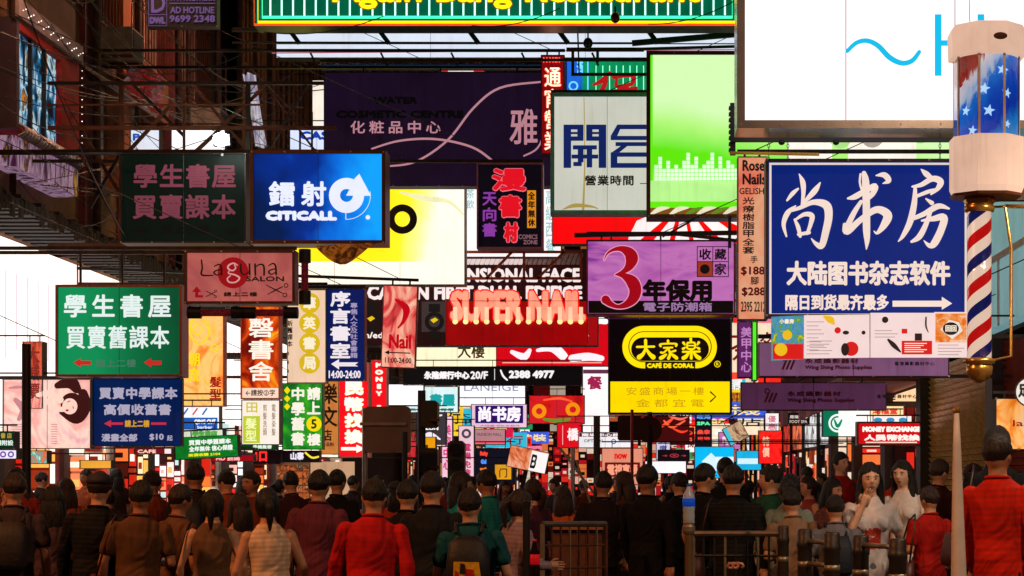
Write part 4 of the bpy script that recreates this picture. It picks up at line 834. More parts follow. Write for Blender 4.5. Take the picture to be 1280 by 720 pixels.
D = 31.8; s = sign('bright orange vertical sign with swirling yellow print', 228, 393, 280, 508, D, art(['e85a18', 'ff9a40', 'ffc070', 'ffb030', 'ffe8c0'], 1.1, 1.5, (1, 1, 1), 1.5), .2, 1, mat('e09060', .5), arm='L')
f = Flat(D, 2); f.ring(247, 412, 5, 6.8); f.brush([(256, 400, 2), (262, 415, 2.5), (250, 430, 2), (238, 420, 2), (240, 402, 2.5), (250, 396, 2)]); f.ring(268, 435, 3.5, 5); f.vtext('潮流', 232, 440, 250, 478, .8); put(s, f, E('f8d010', 1.1), 'yellow_swirl'); f = Flat(D, 2); f.vtext('髮型', 262, 470, 277, 500, .8); put(s, f, E('a01808', 1.))
D = 33; s = sign('green vertical schoolbook sign with yellow numeral five disc', 353, 479, 404, 562, D, art(['0a5a1c', '0e7a24', '3ab020', '085018'], .9, 1), .15, 1, mat('205a20', .5), arm='L')
f = Flat(D, 1); f.vtext('中學舊書', 364, 483, 381, 558, 1.3); f.vtext('請上', 384, 483, 401, 519, 1.3); f.vtext('樓', 384, 541, 401, 558, 1.3); put(s, f, E('f4f0e0', 1.)); f = Flat(D, 1); f.disc(392.5, 530, 9.5); f.poly([(355, 488), (359, 483), (363, 488), (359, 493)]); f.poly([(355, 498), (359, 494), (363, 498), (359, 503)]); f.poly([(355, 508), (359, 504), (363, 508), (359, 513)]); put(s, f, E('f0d810', 1.), 'yellow_disc'); f = Flat(D, 2); f.text('5', 389, 524, 396, 536, 1); put(s, f, ink('206018'), 'numeral')
D = 34; s = sign('orange brown vertical sign with black brush characters', 400, 455, 424, 568, D, art(['c06a20', 'd88838', 'c87840', 'e09848'], .85, 1), .15, .6, mat('804020', .5), arm='L')
f = Flat(D, 1); f.vtext('樂文', 401, 478, 422, 535, 1.1); f.vtext('店', 403, 536, 415, 552, .6); f.text('N-SUN', 403, 553, 417, 558, .4); put(s, f, ink('281008'))
D = 33.5; s = sign('tall red currency exchange sign with glowing white characters', 423, 453, 462, 572, D, emi('f0101c', 1.1, .4, .08), .25, 1.5, mat('f0c0c0', .5), arm='L')
f = Flat(D, 2); f.vtext('人民幣找換', 431, 455, 455, 556, 3); put(s, f, E('ffd890', 1.1), 'letter_halo'); f = Flat(D, 6); f.vtext('人民幣找換', 431, 455, 455, 556, 1.8); f.rect(427, 559, 447, 563); f.poly([(446, 556), (457, 561), (446, 566)]); put(s, f, E('fffae8', 1.2))
D = 35; s = sign('slim red currency sign with stacked white capitals', 464, 450, 484, 526, D, emi('f0101c', 1.05, .4, .08), .2, 1, mat('f0c0c0', .5), arm='L')
f = Flat(D, 2); f.vtext('MONEY EX', 468, 452, 480, 523, 1.6); put(s, f, E('fff4e0', 1.1))
D = 31; s = sign('crooked pink and red poster sign over the watch billboard', 476, 357, 519, 460, D, art(['8a0c14', 'e04848', 'f8a088', 'ffd8b8', 'c02028'], .95, 2.0, (1, 1, .7), 1.4), .1, 1, mat('c05048', .5), arm='L', rot=2)
f = Flat(D, 2); f.brush([(482, 441, 1.4), (512, 441, 1.4)], 0); f.poly([(480, 441), (486, 438), (486, 444)]); f.text('11:00-24:00', 481, 447, 514, 454, .4); put(s, f, ink('3a0a10')); f = Flat(D, 2); f.text('Nail', 485, 418, 513, 436, 1.6); f.brush([(492, 375, 3), (505, 385, 9), (503, 400, 5), (496, 410, 2)]); put(s, f, E('c00818', 1.), 'red_script')
# far mid signs, one by one
def small(label, x0, y0, x1, y1, d, face, texts=(), fm=None, arm='L', t=.15, fw=.8, rot=0):
    s = sign(label, x0, y0, x1, y1, d, face, t, fw, fm or DARK, arm=arm, rot=rot, stay=False)
    for i, q in enumerate(texts):
        f = Flat(d, 1+i); c = q[-1]
        if q[0] == 'v': f.vtext(q[1], *q[2:6], q[6])
        elif q[0] == 't': f.text(q[1], *q[2:6], q[6])
        elif q[0] == 'r': f.rect(*q[2:6])
        elif q[0] == 'd': f.disc(*q[2:5])
        elif q[0] == 'o': f.ring(*q[2:6])
        elif q[0] == 'p': f.poly(q[2])
        elif q[0] == 'b': f.brush(q[2])
        put(s, f, c if not isinstance(c, str) else E(c, 1.05), {'r': 'print_panel', 'd': 'disc', 'o': 'ring', 'p': 'arrow', 'b': 'brush_stroke'}.get(q[0], 'lettering'))
    return s
small('cream lightbox with one brush character under watch billboard', 515, 430, 628, 459, 45, emi('fff0c8', 1.2), [('t', '大樓', 572, 428, 606, 448, 1, '403018')])
s = small('red neon sign with white brush lettering under super nail', 620, 398, 762, 458, 44, emi('d80818', 1.05), [('b', 0, [(640, 440, 5), (655, 446, 9), (662, 438, 5)], 'fff0f8'), ('b', 0, [(672, 438, 4), (690, 436, 8), (705, 446, 10), (700, 436, 5)], 'fff0f8'), ('b', 0, [(715, 448, 9), (735, 446, 10), (752, 448, 7)], 'fff0f8'), ('b', 0, [(725, 406, 6), (745, 400, 10), (757, 402, 7)], 'ffffff'), ('b', 0, [(628, 453.5, 1.2), (752, 453.5, 1.2)], 'ffb0a0')], mat('c03040', .5), 'R')
small('black bank sign strip with white lettering and phone number', 504, 458, 727, 482, 43, emi('0c0a0c', .9), [('t', '永隆銀行中心', 530, 464, 587, 474, 1.3, 'f4f0f0'), ('t', '20/F', 588, 464, 610, 474, 1, 'f4f0f0'), ('t', '2388 4977', 636, 463, 693, 473, 1.6, 'f4f0f0'), ('r', 0, 618, 461, 618.7, 475, 'f0f0f0'), ('b', 0, [(626, 463, 2), (629, 470, 2.5), (634, 475, 2)], 'f4f0f0')])
small('plain white lightbox with thin grey capitals above purple sign', 574, 479, 657, 508, 50, emi('f8f6ff', 1.25), [('t', 'LANEIGE', 580, 479, 648, 489, .3, '9098a8')])
small('small purple bookshop sign with white brush characters', 589, 505, 659, 535, 46, emi('f0c8dc', 1.), [('r', 0, 594, 507, 654, 529, '2a0c60'), ('t', '尚书房', 598, 508, 651, 527, 1.7, 'fff4ff'), ('t', '大陆图书杂志软件', 600, 531, 650, 533.5, .1, '805080')])
small('pale sign with teal bookshop characters', 507, 483, 573, 516, 44, emi('d8f0f0', 1.1), [('t', '書屋', 537, 492, 569, 508, 2, '18a0a0'), ('t', '二樓', 518, 495, 532, 508, 1, '18a0a0'), ('t', '高價收書 買賣', 512, 510, 568, 514, .2, '609090')])
small('glowing blank white lightbox beside teal bookshop sign', 484, 480, 530, 507, 43, emi('fff0ff', 1.5), [])
small('red food picture sign with two orange bowls', 661, 494, 731, 530, 50, art(['7a0c10', 'd81818', 'c82030', '901010'], 1., 1), [('o', 0, 674, 514, 4, 9, 'f0900c'), ('o', 0, 716, 512, 4, 9, 'f0900c'), ('b', 0, [(680, 524, 3), (695, 526, 5), (712, 524, 3)], '60902c'), ('b', 0, [(680, 500, 2), (700, 498, 3), (715, 502, 2)], 'ff6030')])
small('red square sign with white character and ruled lines', 696, 528, 727, 560, 48, emi('e01020', 1.), [('t', '橋', 709, 535, 723, 551, 1, 'fff0f0'), ('r', 0, 703, 532, 703.7, 556, 'ffc0c0')], arm='R')
small('white restaurant sign with pale stripes left of yellow panel', 728, 455, 762, 560, 52, emi('fff0f0', 1.2), [('t', '餐', 734, 470, 753, 487, 1.5, 'a02050'), ('r', 0, 729, 462, 760, 467, '603048')], arm='R')
small('salmon street kiosk sign with red word now', 752, 560, 804, 606, 34, emi('f0987c', .9), [('t', 'now', 768, 567, 784, 574, 1, 'e01010'), ('r', 0, 756, 578, 800, 596, '701010'), ('t', '電視寬頻', 759, 580, 797, 594, 1, 'f8a080')], arm='R')
small('white strip sign with small black shop characters by kiosk', 723, 540, 790, 560, 46, emi('f4f0f4', 1.05), [('r', 0, 724, 541, 789, 546, '401820'), ('t', '商場中心請上', 727, 541.5, 785, 545.8, .5, 'f8e8e8'), ('o', 0, 767, 552, 2, 3.2, '2060a0'), ('t', 'OPTICAL', 730, 549, 755, 553, .3, '606070')], arm='R')
small('grey salon sign with white swoosh strokes', 520, 515, 558, 556, 40, emi('403840', .9), [('t', 'SALON', 524, 532, 548, 538, 1, 'f4f0f0'), ('b', 0, [(523, 528, 2), (535, 522, 4), (552, 519, 2)], 'f0e8f0'), ('b', 0, [(527, 551, 5), (537, 543, 6), (550, 549, 2)], 'f0e8f0')])
small('upright amber sign with dark slot on the crossing', 525, 546, 545, 604, 38, emi('f0a010', 1.), [('r', 0, 532, 556, 535, 590, '502000')])
small('pink vertical sign with magenta characters by signal', 552, 520, 566, 598, 42, emi('f8c8dc', 1.05), [('v', '美容中心', 554, 530, 564, 588, .7, 'd02070')])
small('pale pink vertical sign with grey eye emblem', 573, 532, 593, 604, 41, emi('f4ccdc', 1.), [('v', '電機免檢', 577, 554, 589, 596, .7, 'c03868'), ('o', 0, 583, 542, 3, 6, '504048')])
small('magenta grid sign low beside the traffic signal', 560, 566, 578, 582, 39, emi('e040a0', .9), [('t', '田田', 562, 568, 576, 580, .8, 'ffc0e0')])
small('dull pink framed sign with grey lettering', 592, 536, 632, 556, 52, emi('c08890', .9), [('t', 'FASHION MALL', 596, 541, 627, 545, .3, '705058'), ('r', 0, 593, 551, 631, 554, 'e84858')])
small('dark navy board with red and blue neon words', 594, 560, 644, 606, 44, emi('10101e', .9), [('t', 'Ruby', 600, 564, 610, 571, 1.2, 'ff4030'), ('t', 'Gel', 601, 574, 608, 580, 1.2, '5090ff'), ('t', 'nail', 600, 584, 608, 588, 1, 'ff8030')])
small('tilted orange and white banner with black marks', 632, 560, 682, 588, 36, art(['8a2010', 'e07040', 'f4b090', 'c05030'], .95, 3), [('r', 0, 660, 562, 681, 587, 'f8f0f0'), ('t', 'E3', 661, 566, 668, 584, 1.4, '101010')], rot=12, arm='P')
small('small amber lit box among dark stalls', 618, 580, 640, 600, 40, emi('e8a020', 1.), [('t', '门', 624, 585, 634, 597, .6, '604010')])
small('cyan hand emblem lightbox at the street end', 868, 558, 918, 598, 42, emi('08b0e8', 1.2), [('p', 0, [(877, 577), (889, 566), (905, 582), (893, 590)], 'd8f4ff'), ('r', 0, 895, 571, 917, 578, 'e8f8ff')], arm='R')
small('smaller cyan lightbox with white band, rightmost', 920, 563, 952, 588, 50, emi('18b0e0', 1.1), [('r', 0, 922, 573, 950, 580, 'd0f0ff')], arm='R')
small('red neon sign with scattered brush strokes over crowd', 820, 520, 862, 553, 55, emi('480a0c', .9), [('b', 0, [(824, 535, 2), (835, 528, 4), (842, 522, 2)], 'ff5030'), ('b', 0, [(830, 526, 2), (840, 534, 3), (856, 526, 2)], 'ff6840'), ('b', 0, [(842, 536, 2), (852, 540, 3), (860, 538, 1)], 'ff4028'), ('b', 0, [(836, 520, 2), (850, 524, 3), (860, 521, 1)], 'ff7060')], arm='R')
small('dark sign with red neon characters under brush sign', 838, 534, 868, 556, 58, emi('500808', .9), [('t', '食中心', 841, 537, 866, 544, 1, 'ff4838'), ('t', 'FU YUNG', 841, 547, 865, 552, .7, 'ff6858')], arm='R')
small('stacked neon sign in blue, green and red rows', 869, 516, 890, 562, 56, emi('18101c', .9), [('t', '旺角', 871, 518, 888, 524, 1, '60a0ff'), ('t', 'SPA', 871, 527, 888, 532, 1, '60f0a0'), ('t', '桑拿', 871, 537, 888, 543, 1, 'ff5040'), ('t', '足浴', 871, 546, 888, 551, 1, 'ff4030')], arm='R')
small('pale blue tower sign between the neon signs', 820, 540, 838, 575, 60, emi('d8d0f0', 1.), [('v', '大廈', 824, 546, 834, 566, .8, '606090')], arm='R')
small('long black sign with dim red arrows', 822, 562, 862, 577, 44, emi('160c10', .9), [('t', '→ ⊗ →', 828, 567, 858, 572, .7, 'b03040')], arm='R')
small('low glowing white panel on a post behind the crowd', 806, 576, 858, 592, 38, emi('f8f0ff', 1.2), [], arm='P')
small('tilted phone shop sign with cyan edge', 912, 528, 938, 552, 40, art(['a8482c', 'd8b890', '703020', 'f0e0c8'], .9, 3), [('r', 0, 913, 529, 918, 551, '40c0d8')], rot=-28, arm='R')
small('pink shop sign leaning beside tilted sign', 898, 540, 926, 562, 54, emi('c870b0', 1.), [('t', '時裝', 903, 545, 920, 556, 1, 'ffe0f0')], arm='R')
small('red sign with lit lamp right of cyan box', 948, 538, 978, 580, 47, art(['c80810', 'ff2818', 'e81020', 'ff6840'], 1.1, 2), [('v', '特價', 953, 545, 962, 572, .7, 'ffc0a0')], arm='R')
small('white upright sign above the bright red sign', 956, 516, 974, 542, 48, emi('fff0f0', 1.1), [('v', '優惠', 960, 519, 970, 538, .6, 'd08090')], arm='R')
small('dark square clinic sign with tiny white text', 985, 516, 1012, 531, 40, emi('1c0e10', .9), [('t', '足浴中心', 987, 519, 1010, 523, .5, 'd8c8c0'), ('t', 'FOOT SPA', 987, 525, 1009, 529, .3, 'c0b0a8')], arm='R')
small('green and white coffee shop sign with round emblem', 1028, 511, 1088, 546, 34, emi('f8f4f0', 1.2), [('r', 0, 1028.5, 512, 1048, 545.5, '0a7050'), ('o', 0, 1047, 529, 9, 11.5, 'f0fff8'), ('d', 0, 1047, 529, 7, 'e8fff4'), ('b', 0, [(1043, 525, 2), (1047, 533, 4), (1052, 525, 2)], '108060')], arm='R')
small('cream and salmon rounded banner above red sign', 1058, 507, 1130, 526, 35, emi('ffe0a0', 1.1), [('r', 0, 1060, 508, 1082, 520, 'f08050'), ('t', '鴻福堂', 1090, 510, 1122, 518, .9, 'e04030')], arm='R')
small('white strip sign with blue beads above red exchange sign', 1084, 519, 1140, 531, 34, emi('fff0ea', 1.1), [('t', '● ● ●', 1092, 522, 1134, 528, 1, '3090c0')], arm='R')
s = small('red money exchange sign with white capitals and arrow', 1071, 527, 1156, 557, 31, emi('d80c14', 1.0), [('t', 'MONEY EXCHANGE', 1078, 533, 1151, 540, 1.5, 'fff8f0'), ('t', '人民幣找換', 1080, 543, 1150, 551, 1.4, 'fff0e8'), ('r', 0, 1082, 552.3, 1146, 553.6, 'ffe0d0')], mat('4a0808', .4), 'R', .2, 2)
# left low signs
small('tiny dark green sign cut by the left frame edge', -30, 539, 19, 561, 24, emi('04301c', .9), [('t', '書 店', 1, 541, 15, 548, .5, 'b09040'), ('t', '三樓附設', -12, 550, 17, 557, .6, 'd0e0d8')])
small('small white sign with two violet rings at left edge', -30, 562, 22, 574, 24.2, emi('f0e8ff', 1.1), [('o', 0, 4, 568, 2, 4, '7050a0'), ('o', 0, 14, 568, 2, 4, '7050a0')])
D = 27; s = small('large pink poster of a reclining dark haired woman', 4, 474, 114, 561, D, art(['f8c0b0', 'f8a8a0', 'ffd8c8', 'f0b8b8', 'e88890'], .95, 1.2), [])
f = Flat(D, 2); f.brush([(72, 482, 8), (88, 478, 16), (96, 486, 12)]); f.brush([(78, 515, 8), (96, 523, 14), (107, 508, 14), (104, 492, 12)]); f.disc(90, 505, 14, 14); put(s, f, E('3a0c0c', .9), 'hair_print'); f = Flat(D, 5); f.disc(88, 508, 9.5, 10); f.brush([(48, 494, 5), (62, 492, 8), (76, 500, 9)]); f.brush([(58, 500, 5), (70, 510, 7), (80, 512, 6)]); put(s, f, E('ffd0c0', 1.), 'skin_print'); f = Flat(D, 7); f.disc(85, 513, 2, 1.3); f.brush([(85, 503, 1), (89, 501, 1.2)]); f.brush([(92, 508, 1), (93, 511, 1.2)]); put(s, f, E('c01828', .9), 'face_print')
f = Flat(D, 2)
for i in range(9): f.rect(14, 530+i*3, 34-3*(i % 3), 531+i*3); f.rect(64, 530+i*3, 72, 531+i*3)
f.brush([(20, 500, 6), (30, 512, 10), (24, 524, 5)]); f.brush([(12, 485, 2), (22, 484, 4), (30, 484, 2)]); put(s, f, E('c88890', .9), 'faded_print')
small('white and blue barber cutting sign with candy stripes', 227, 508, 275, 540, 30, emi('f8f8ff', 1.1), [('r', 0, 227.5, 522, 272, 538, '1858b0'), ('t', 'QING CUT', 243, 524, 270, 531, 1.1, 'f4f4ff'), ('t', 'barber', 247, 532, 266, 536, .5, 'd0e0ff'), ('b', 0, [(230, 518, 2), (235, 511, 2)], '3060a0'), ('b', 0, [(242, 518, 2), (247, 511, 2)], 'd04040'), ('b', 0, [(254, 518, 2), (259, 511, 2)], '3060a0')])
small('green schoolbook banner sagging above the crowd', 219, 545, 299, 573, 28, art(['0a6a20', '108a2c', '0a7020', '30b040'], .85, 1.5), [('t', '買賣中學舊課本', 237, 549, 290, 556, .8, 'e8f0e8'), ('t', '全年無休 信心保證', 237, 557, 292, 564, .7, 'e8f0e8'), ('t', '高價收購 2104', 236, 566, 276, 570, .5, 'f0e020')], rot=-3)
small('pale sign with green characters above the green banner', 229, 536, 280, 549, 28.3, emi('e0e8d0', 1.), [('t', '學生書店', 240, 538, 272, 546, 1.6, '50a040')])
small('pale yellow green vertical salon sign left of green sign', 302, 500, 350, 556, 31.6, emi('fbe8dc', 1.1), [('r', 0, 304, 520, 325, 554, 'b8c830'), ('t', '田', 308, 503, 322, 516, .8, 'c8c050'), ('v', '髮型', 307, 522, 321, 552, .6, 'f0f4b0'), ('v', '剪髮洗頭', 329, 505, 334, 545, .2, '807860'), ('v', '電髮染髮', 340, 505, 345, 545, .2, '807860')])
small('black sign with red digits above the phone stall', 316, 562, 352, 580, 33, emi('14060a', .9), [('t', '1口', 319, 564, 334, 577, 1.6, 'ff3028')])
small('black sign with white characters and yellow squiggle', 352, 563, 400, 578, 33.2, emi('140c0c', .9), [('t', '山寨', 363, 565, 380, 575, 1, 'f0e8f8'), ('b', 0, [(382, 566, 2.5), (390, 572, 2.5), (398, 571, 2.5)], 'f8e040')])
small('small red and green sign above stacked phones', 300, 554, 346, 563, 32.5, emi('084018', .9), [('t', '手機批發', 316, 556, 340, 561, .8, 'd8f0d8')])
small('red shop strip with thin white lettering low left', 264, 568, 318, 577, 31, emi('a00c18', .9), [('t', 'HD 數碼', 270, 570, 300, 576, .8, 'ffb0b0')])
small('narrow red shutter banner over the pavement stall', 168, 560, 216, 568, 29, emi('801018', .9), [('t', 'CAFE', 172, 562, 195, 566.5, .6, 'ffd0c0'), ('r', 0, 206, 561, 214, 567, 'f8e0e0')])
small('yellow shop awning board among left shops', 100, 575, 140, 586, 30, emi('f0a838', 1.), [])
small('teal menu board with coloured dots at left', 38, 563, 60, 580, 28, art(['f8f8e0', '40b0a0', 'f06040', 'f0d040'], .9, 6), [])
small('red vertical sign on the left lamp post', 29, 427, 54, 511, 27, art(['b02018', 'e86040', '8a1810', 'f0a080'], .8, 1.6, (2, 1, .6)), [('v', '大減價', 33, 432, 50, 500, .8, '802018')])
# display panels of phones, and cream hoarding behind crowd
t = empty('display_board', P(355, 640, 33), 'board covered with framed phone pictures behind the crowd', 'display board')
a, b = P(345, 712, 33), P(387, 578, 33); MB().box(a.x, b.x, 33, 33.1, a.z, b.z).build('board', mat('c0a080', .6), t)
for i in range(5):
    for k in range(6):
        a, b = P(347+i*8, 588+k*9, 32.97), P(353.5+i*8, 581+k*9, 32.97); MB().box(a.x, b.x, 32.96, 33.0, a.z, b.z).build('phone_card', art(['c02010', 'f08040', '180808', 'f8d0a0'], .6, 7), t)
t = empty('hoarding', P(414, 660, 33.6), 'pale boarded hoarding behind the crowd below orange sign', 'hoarding')
for i in range(5):
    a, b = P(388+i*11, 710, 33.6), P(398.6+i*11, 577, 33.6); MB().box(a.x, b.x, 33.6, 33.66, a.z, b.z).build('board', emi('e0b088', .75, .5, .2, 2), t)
# round sign at right edge
D = 15.5; s = empty('round_sign', P(1284, 510, D), 'round white foot massage sign cut by right frame edge', 'sign')
f = Flat(D, 1); f.disc(1287, 490, 19); put(s, f, ink('202020'), 'rim'); f = Flat(D, 2); f.disc(1287, 490, 17.2); put(s, f, emi('f0e8e0', 1.), 'face'); f = Flat(D, 3); f.text('足', 1272, 480, 1288, 497, 1.6); put(s, f, ink('181414'))
MB().bar(P(1287, 490, D+.05), (RX, D+.05, P(0, 490, D).z), .02).build('bracket', BLACK, s); MB().lathe(P(1287, 490, D), [(.0, 0)]) if False else None
# floodlight that flares in the photograph
s = empty('floodlight', P(277, 182, 25.6), 'blazing white floodlight above the dim green sign', 'floodlight')
q = P(277, 175, 25.6); MB().box(q.x-.11, q.x+.11, q.y-.02, q.y+.12, q.z-.07, q.z+.07).build('housing', BLACK, s)
MB().ball((q.x, q.y-.04, q.z), .105, .05, .09, 16, 10).build('lamp_glass', emi('eafff2', 14, .8, 0), s, True)
MB().bar((q.x, q.y+.05, q.z-.07), (q.x, q.y+.05, q.z-.2), .015).build('bracket', BLACK, s)
l_ = bpy.data.lights.new('floodlight_lamp', 'AREA'); l_.energy = 30; l_.color = (.85, 1, .9); l_.size = .2
lo = bpy.data.objects.new('lamp', l_); col.objects.link(lo); lo.parent = s; lo.location = (0, -.1, 7/F*25.6); lo.rotation_euler = (R(80), 0, R(25))
# far left lit panels seen through the lattice
small('plain white lightbox behind the floodlight', 214, 162, 282, 196, 37, emi('ffffff', 1.3), [], arm='L')
small('pale blue lightbox with thick blue letters behind scaffolding', 362, 158, 430, 195, 43, emi('d8e4ff', 1.1), [('t', 'CASH', 375, 164, 424, 175, 2, '1838a8')], arm='L')
small('white patch sign with blue P left of floodlight', 163, 162, 200, 196, 34, emi('e8ecf8', 1.0), [('t', 'P', 166, 167, 175, 176, 1.5, '2050b0')], arm='L')
small('tall white vertical lightbox behind the aubergine billboard', 390, 100, 410, 160, 46, emi('fff0e0', 1.1), [], arm='L')
small('red and white neon strip over the aubergine billboard', 550, 83, 606, 92, 39, emi('fff0e8', 1.1), [('r', 0, 551, 84, 560, 91, 'f02010'), ('r', 0, 592, 84, 605, 91, 'f02010')], arm='R')
small('blue lightbox strip hung under white strip light', 400, 80, 700, 86, 38.5, emi('0c2848', .8), [], arm='R')
small('mauve column sign under the nail price sign', 922, 402, 947, 472, 23, emi('6a2a6a', .8), [('v', '美甲中心', 926, 408, 940, 466, .6, 'c080c0')], arm='R')
small('thin lime green neon post sign beside mauve sign', 940, 402, 946, 476, 22.8, emi('50e020', 1.3), [], arm='R')
small('white narrow sign between purple sign and nail sign', 920, 306, 931, 396, 30, emi('e8f0ff', 1.1), [('v', '電腦手機', 922, 310, 929, 390, .5, '402040')], arm='R')
# lower leaves: torn banner below blue lightbox
t_ = []
for i in range(13):
    for j in range(6):
        u, v = i/12, j/5; q = P(395+u*88, 307-u*4+v*(24*math.sin(math.pi*min(1, u*1.25+.02))+1), 24.9); t_.append((q.x, q.y+.05*math.sin(u*14+v*3), q.z))
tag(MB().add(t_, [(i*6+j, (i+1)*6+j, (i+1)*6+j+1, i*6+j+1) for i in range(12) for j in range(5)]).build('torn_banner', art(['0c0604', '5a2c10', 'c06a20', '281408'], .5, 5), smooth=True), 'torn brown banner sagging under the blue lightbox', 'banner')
small('orange film poster fixed at the far right edge', 1244, 498, 1300, 562, 15.8, art(['c84a10', 'f08828', 'ffb868', 'e8c8a0', '802810'], .95, 3), [('t', 'la', 1266, 525, 1279, 533, .5, 'a01010')], arm='R')
# ------------------------------------------------------------ barber lightbox and pole, lattice, street furniture
D = 13.0; q0 = P(1242, 238, D); sz = D/F
s = empty('barber_lightbox', (q0.x, D+.3, q0.z), 'big cream octagonal barber lamp with star spangled glass', 'barber lamp')
def octa(x0, y0, x1, y1, r, y2=None):
    cx = P((x0+x1)/2, 0, D).x; R_ = (x1-x0)/2*sz; z0, z1 = P(0, y1, D).z, P(0, y0, D).z
    return [(cx, D+.3, z0, R_, R_), (cx, D+.3, z1, R_, R_)]
def oct_mb(rings, n=8):
    m = MB(); vs = []
    for cx, cy, z, r, _ in rings:
        for j in range(n): a = math.pi*2*(j+.5)/n; vs.append((cx+r*math.cos(a)/math.cos(math.pi/n), cy+r*math.sin(a)/math.cos(math.pi/n), z))
    k = len(rings); fs = [(i*n+j, i*n+(j+1) % n, (i+1)*n+(j+1) % n, (i+1)*n+j) for i in range(k-1) for j in range(n)]
    return m.add(vs, fs+[tuple(range(n))[::-1], tuple(range((k-1)*n, k*n))])
cx = P(1243, 0, D).x; cy = D+.3; Z = lambda y: P(0, y, D).z
cream = emi('e8c0a8', .85, .5, .12, 3, rough=.3)
r0 = 46*sz
oct_mb([(cx, cy, Z(62), r0, 0), (cx, cy, Z(30), r0*1.02, 0), (cx, cy, Z(22), r0*.93, 0)]).build('upper_box', cream, s)
oct_mb([(cx, cy, Z(236), r0*.9, 0), (cx, cy, Z(228), r0*.97, 0), (cx, cy, Z(164), r0*.97, 0)]).build('lower_box', cream, s)
oct_mb([(cx, cy, Z(239), r0*.92, 0), (cx, cy, Z(236), r0*.98, 0)]).build('base_rim', mat('8a5030', .4, .3), s)
m, n, l, b = nodes('star_cylinder')
tc = n.new('ShaderNodeTexCoord'); sp = n.new('ShaderNodeSeparateXYZ'); l.new(tc.outputs['Object'], sp.inputs[0])
nf = noi(n, l, 7, 3, (1, 1, .5), 2)
def mth(op, a_, b_=None):
    k = n.new('ShaderNodeMath'); k.operation = op
    for i, v in enumerate((a_, b_)):
        if v is None: continue
        if isinstance(v, (int, float)): k.inputs[i].default_value = v
        else: l.new(v, k.inputs[i])
    return k.outputs[0]
tt = mth('ADD', mth('SUBTRACT', mth('MULTIPLY', sp.outputs[2], .75), sp.outputs[0]), mth('MULTIPLY', nf, .22))
o_ = ramp(n, l, tt, ['1a8ae0', '0a38b8', '1050cc', '1878e0', 'b8ccf0', 'e8e0e8', 'a83028', '702020'], [.30, .42, .56, .68, .72, .80, .83, .95]); l.new(o_, b.inputs['Emission Color']); b.inputs['Emission Strength'].default_value = .6; l.new(o_, b.inputs['Base Color']); b.inputs['Roughness'].default_value = .15
dr = MB().lathe((cx, cy, 0), [(r0*.74, Z(164)), (r0*.74, Z(62))], 32).build('star_drum', m, s, True)
f = MB()
for x, y, r_ in ((1257, 82, 7.5), (1234, 106, 8), (1262, 111, 7), (1215, 132, 7), (1240, 134, 8), (1222, 158, 7), (1262, 150, 6)):
    a0 = math.asin(max(-.97, min(.97, (P(x, 0, D).x-cx)/(r0*.745)))); pts = []
    for i in range(10):
        rr = (r_ if i % 2 == 0 else r_*.42)*sz; aa = a0+rr*math.sin(R(36*i+12))/(r0*.75); pts.append((cx+r0*.755*math.sin(aa), cy-r0*.755*math.cos(aa), Z(y)+rr*math.cos(R(36*i+12))))
    f.add(pts, [tuple(range(10))])
f.build('star', E('b8dcff', 1.), s)
gm = MB(); n_ = 8
for j in range(n_): a = math.pi*2*(j+.5)/n_; x, y = cx+r0*.9*math.cos(a), cy+r0*.9*math.sin(a); gm.box(x-.008, x+.008, y-.008, y+.008, Z(164), Z(62))
gm.build('corner_post', mat('c8b0a0', .3, .3), s)
oct_mb([(cx, cy, Z(164), r0*.86, 0), (cx, cy, Z(62), r0*.86, 0)]).build('glass_pane', glass('ffffff', .02, 1.), s)
MB().ball((cx+.05, cy-r0*1.0, Z(42)), .05, .01, .025).build('dark_scuff', mat('5a3020', .8), s)
MB().bar((cx, cy+.2, Z(30)), (RX, cy+.2, Z(30)), .04).bar((cx, cy+.2, Z(230)), (RX, cy+.2, Z(230)), .04).build('wall_bracket', STEEL, s)
# striped pole
cx = P(1234, 0, D).x; r_ = 15.5*sz; s = empty('barber_pole', (cx, cy, Z(478)), 'large red white and blue striped barber pole with brass ends', 'barber pole')
m, n, l, b = nodes('helix_stripe'); tc = n.new('ShaderNodeTexCoord'); sp = n.new('ShaderNodeSeparateXYZ'); l.new(tc.outputs['Object'], sp.inputs[0])
def mth(op, a_, b_=None):
    k = n.new('ShaderNodeMath'); k.operation = op
    for i, v in enumerate((a_, b_)):
        if v is None: continue
        if isinstance(v, (int, float)): k.inputs[i].default_value = v
        else: l.new(v, k.inputs[i])
    return k.outputs[0]
an = mth('DIVIDE', mth('ARCTAN2', sp.outputs[1], sp.outputs[0]), 2*math.pi)
zz = mth('DIVIDE', sp.outputs[2], .32); fr = mth('FRACT', mth('ADD', mth('SUBTRACT', zz, an), 10))
o_ = ramp(n, l, fr, ['f4d0b8', 'c01010', 'f4d0b8', '101850'], [0, .25, .5, .75]); n['Color Ramp'].color_ramp.interpolation = 'CONSTANT'
l.new(o_, b.inputs['Emission Color']); b.inputs['Emission Strength'].default_value = .85; l.new(o_, b.inputs['Base Color']); b.inputs['Roughness'].default_value = .2
MB().lathe((cx, cy, 0), [(r_*.86, Z(445)), (r_*.86, Z(258))], 40).build('striped_cylinder', m, s, True)
MB().lathe((cx, cy, 0), [(r_, Z(445)), (r_, Z(258))], 40).build('glass_sleeve', glass('ffffff', .02, 1.), s, True)
MB().lathe((cx, cy, 0), [(r_*.9, Z(258)), (r_*1.2, Z(257)), (r_*1.25, Z(250)), (r_*1.1, Z(248)), (r_*1.3, Z(244)), (r_*1.25, Z(238)), (r_*.6, Z(236))], 32).build('brass_collar', BRASS, s, True)
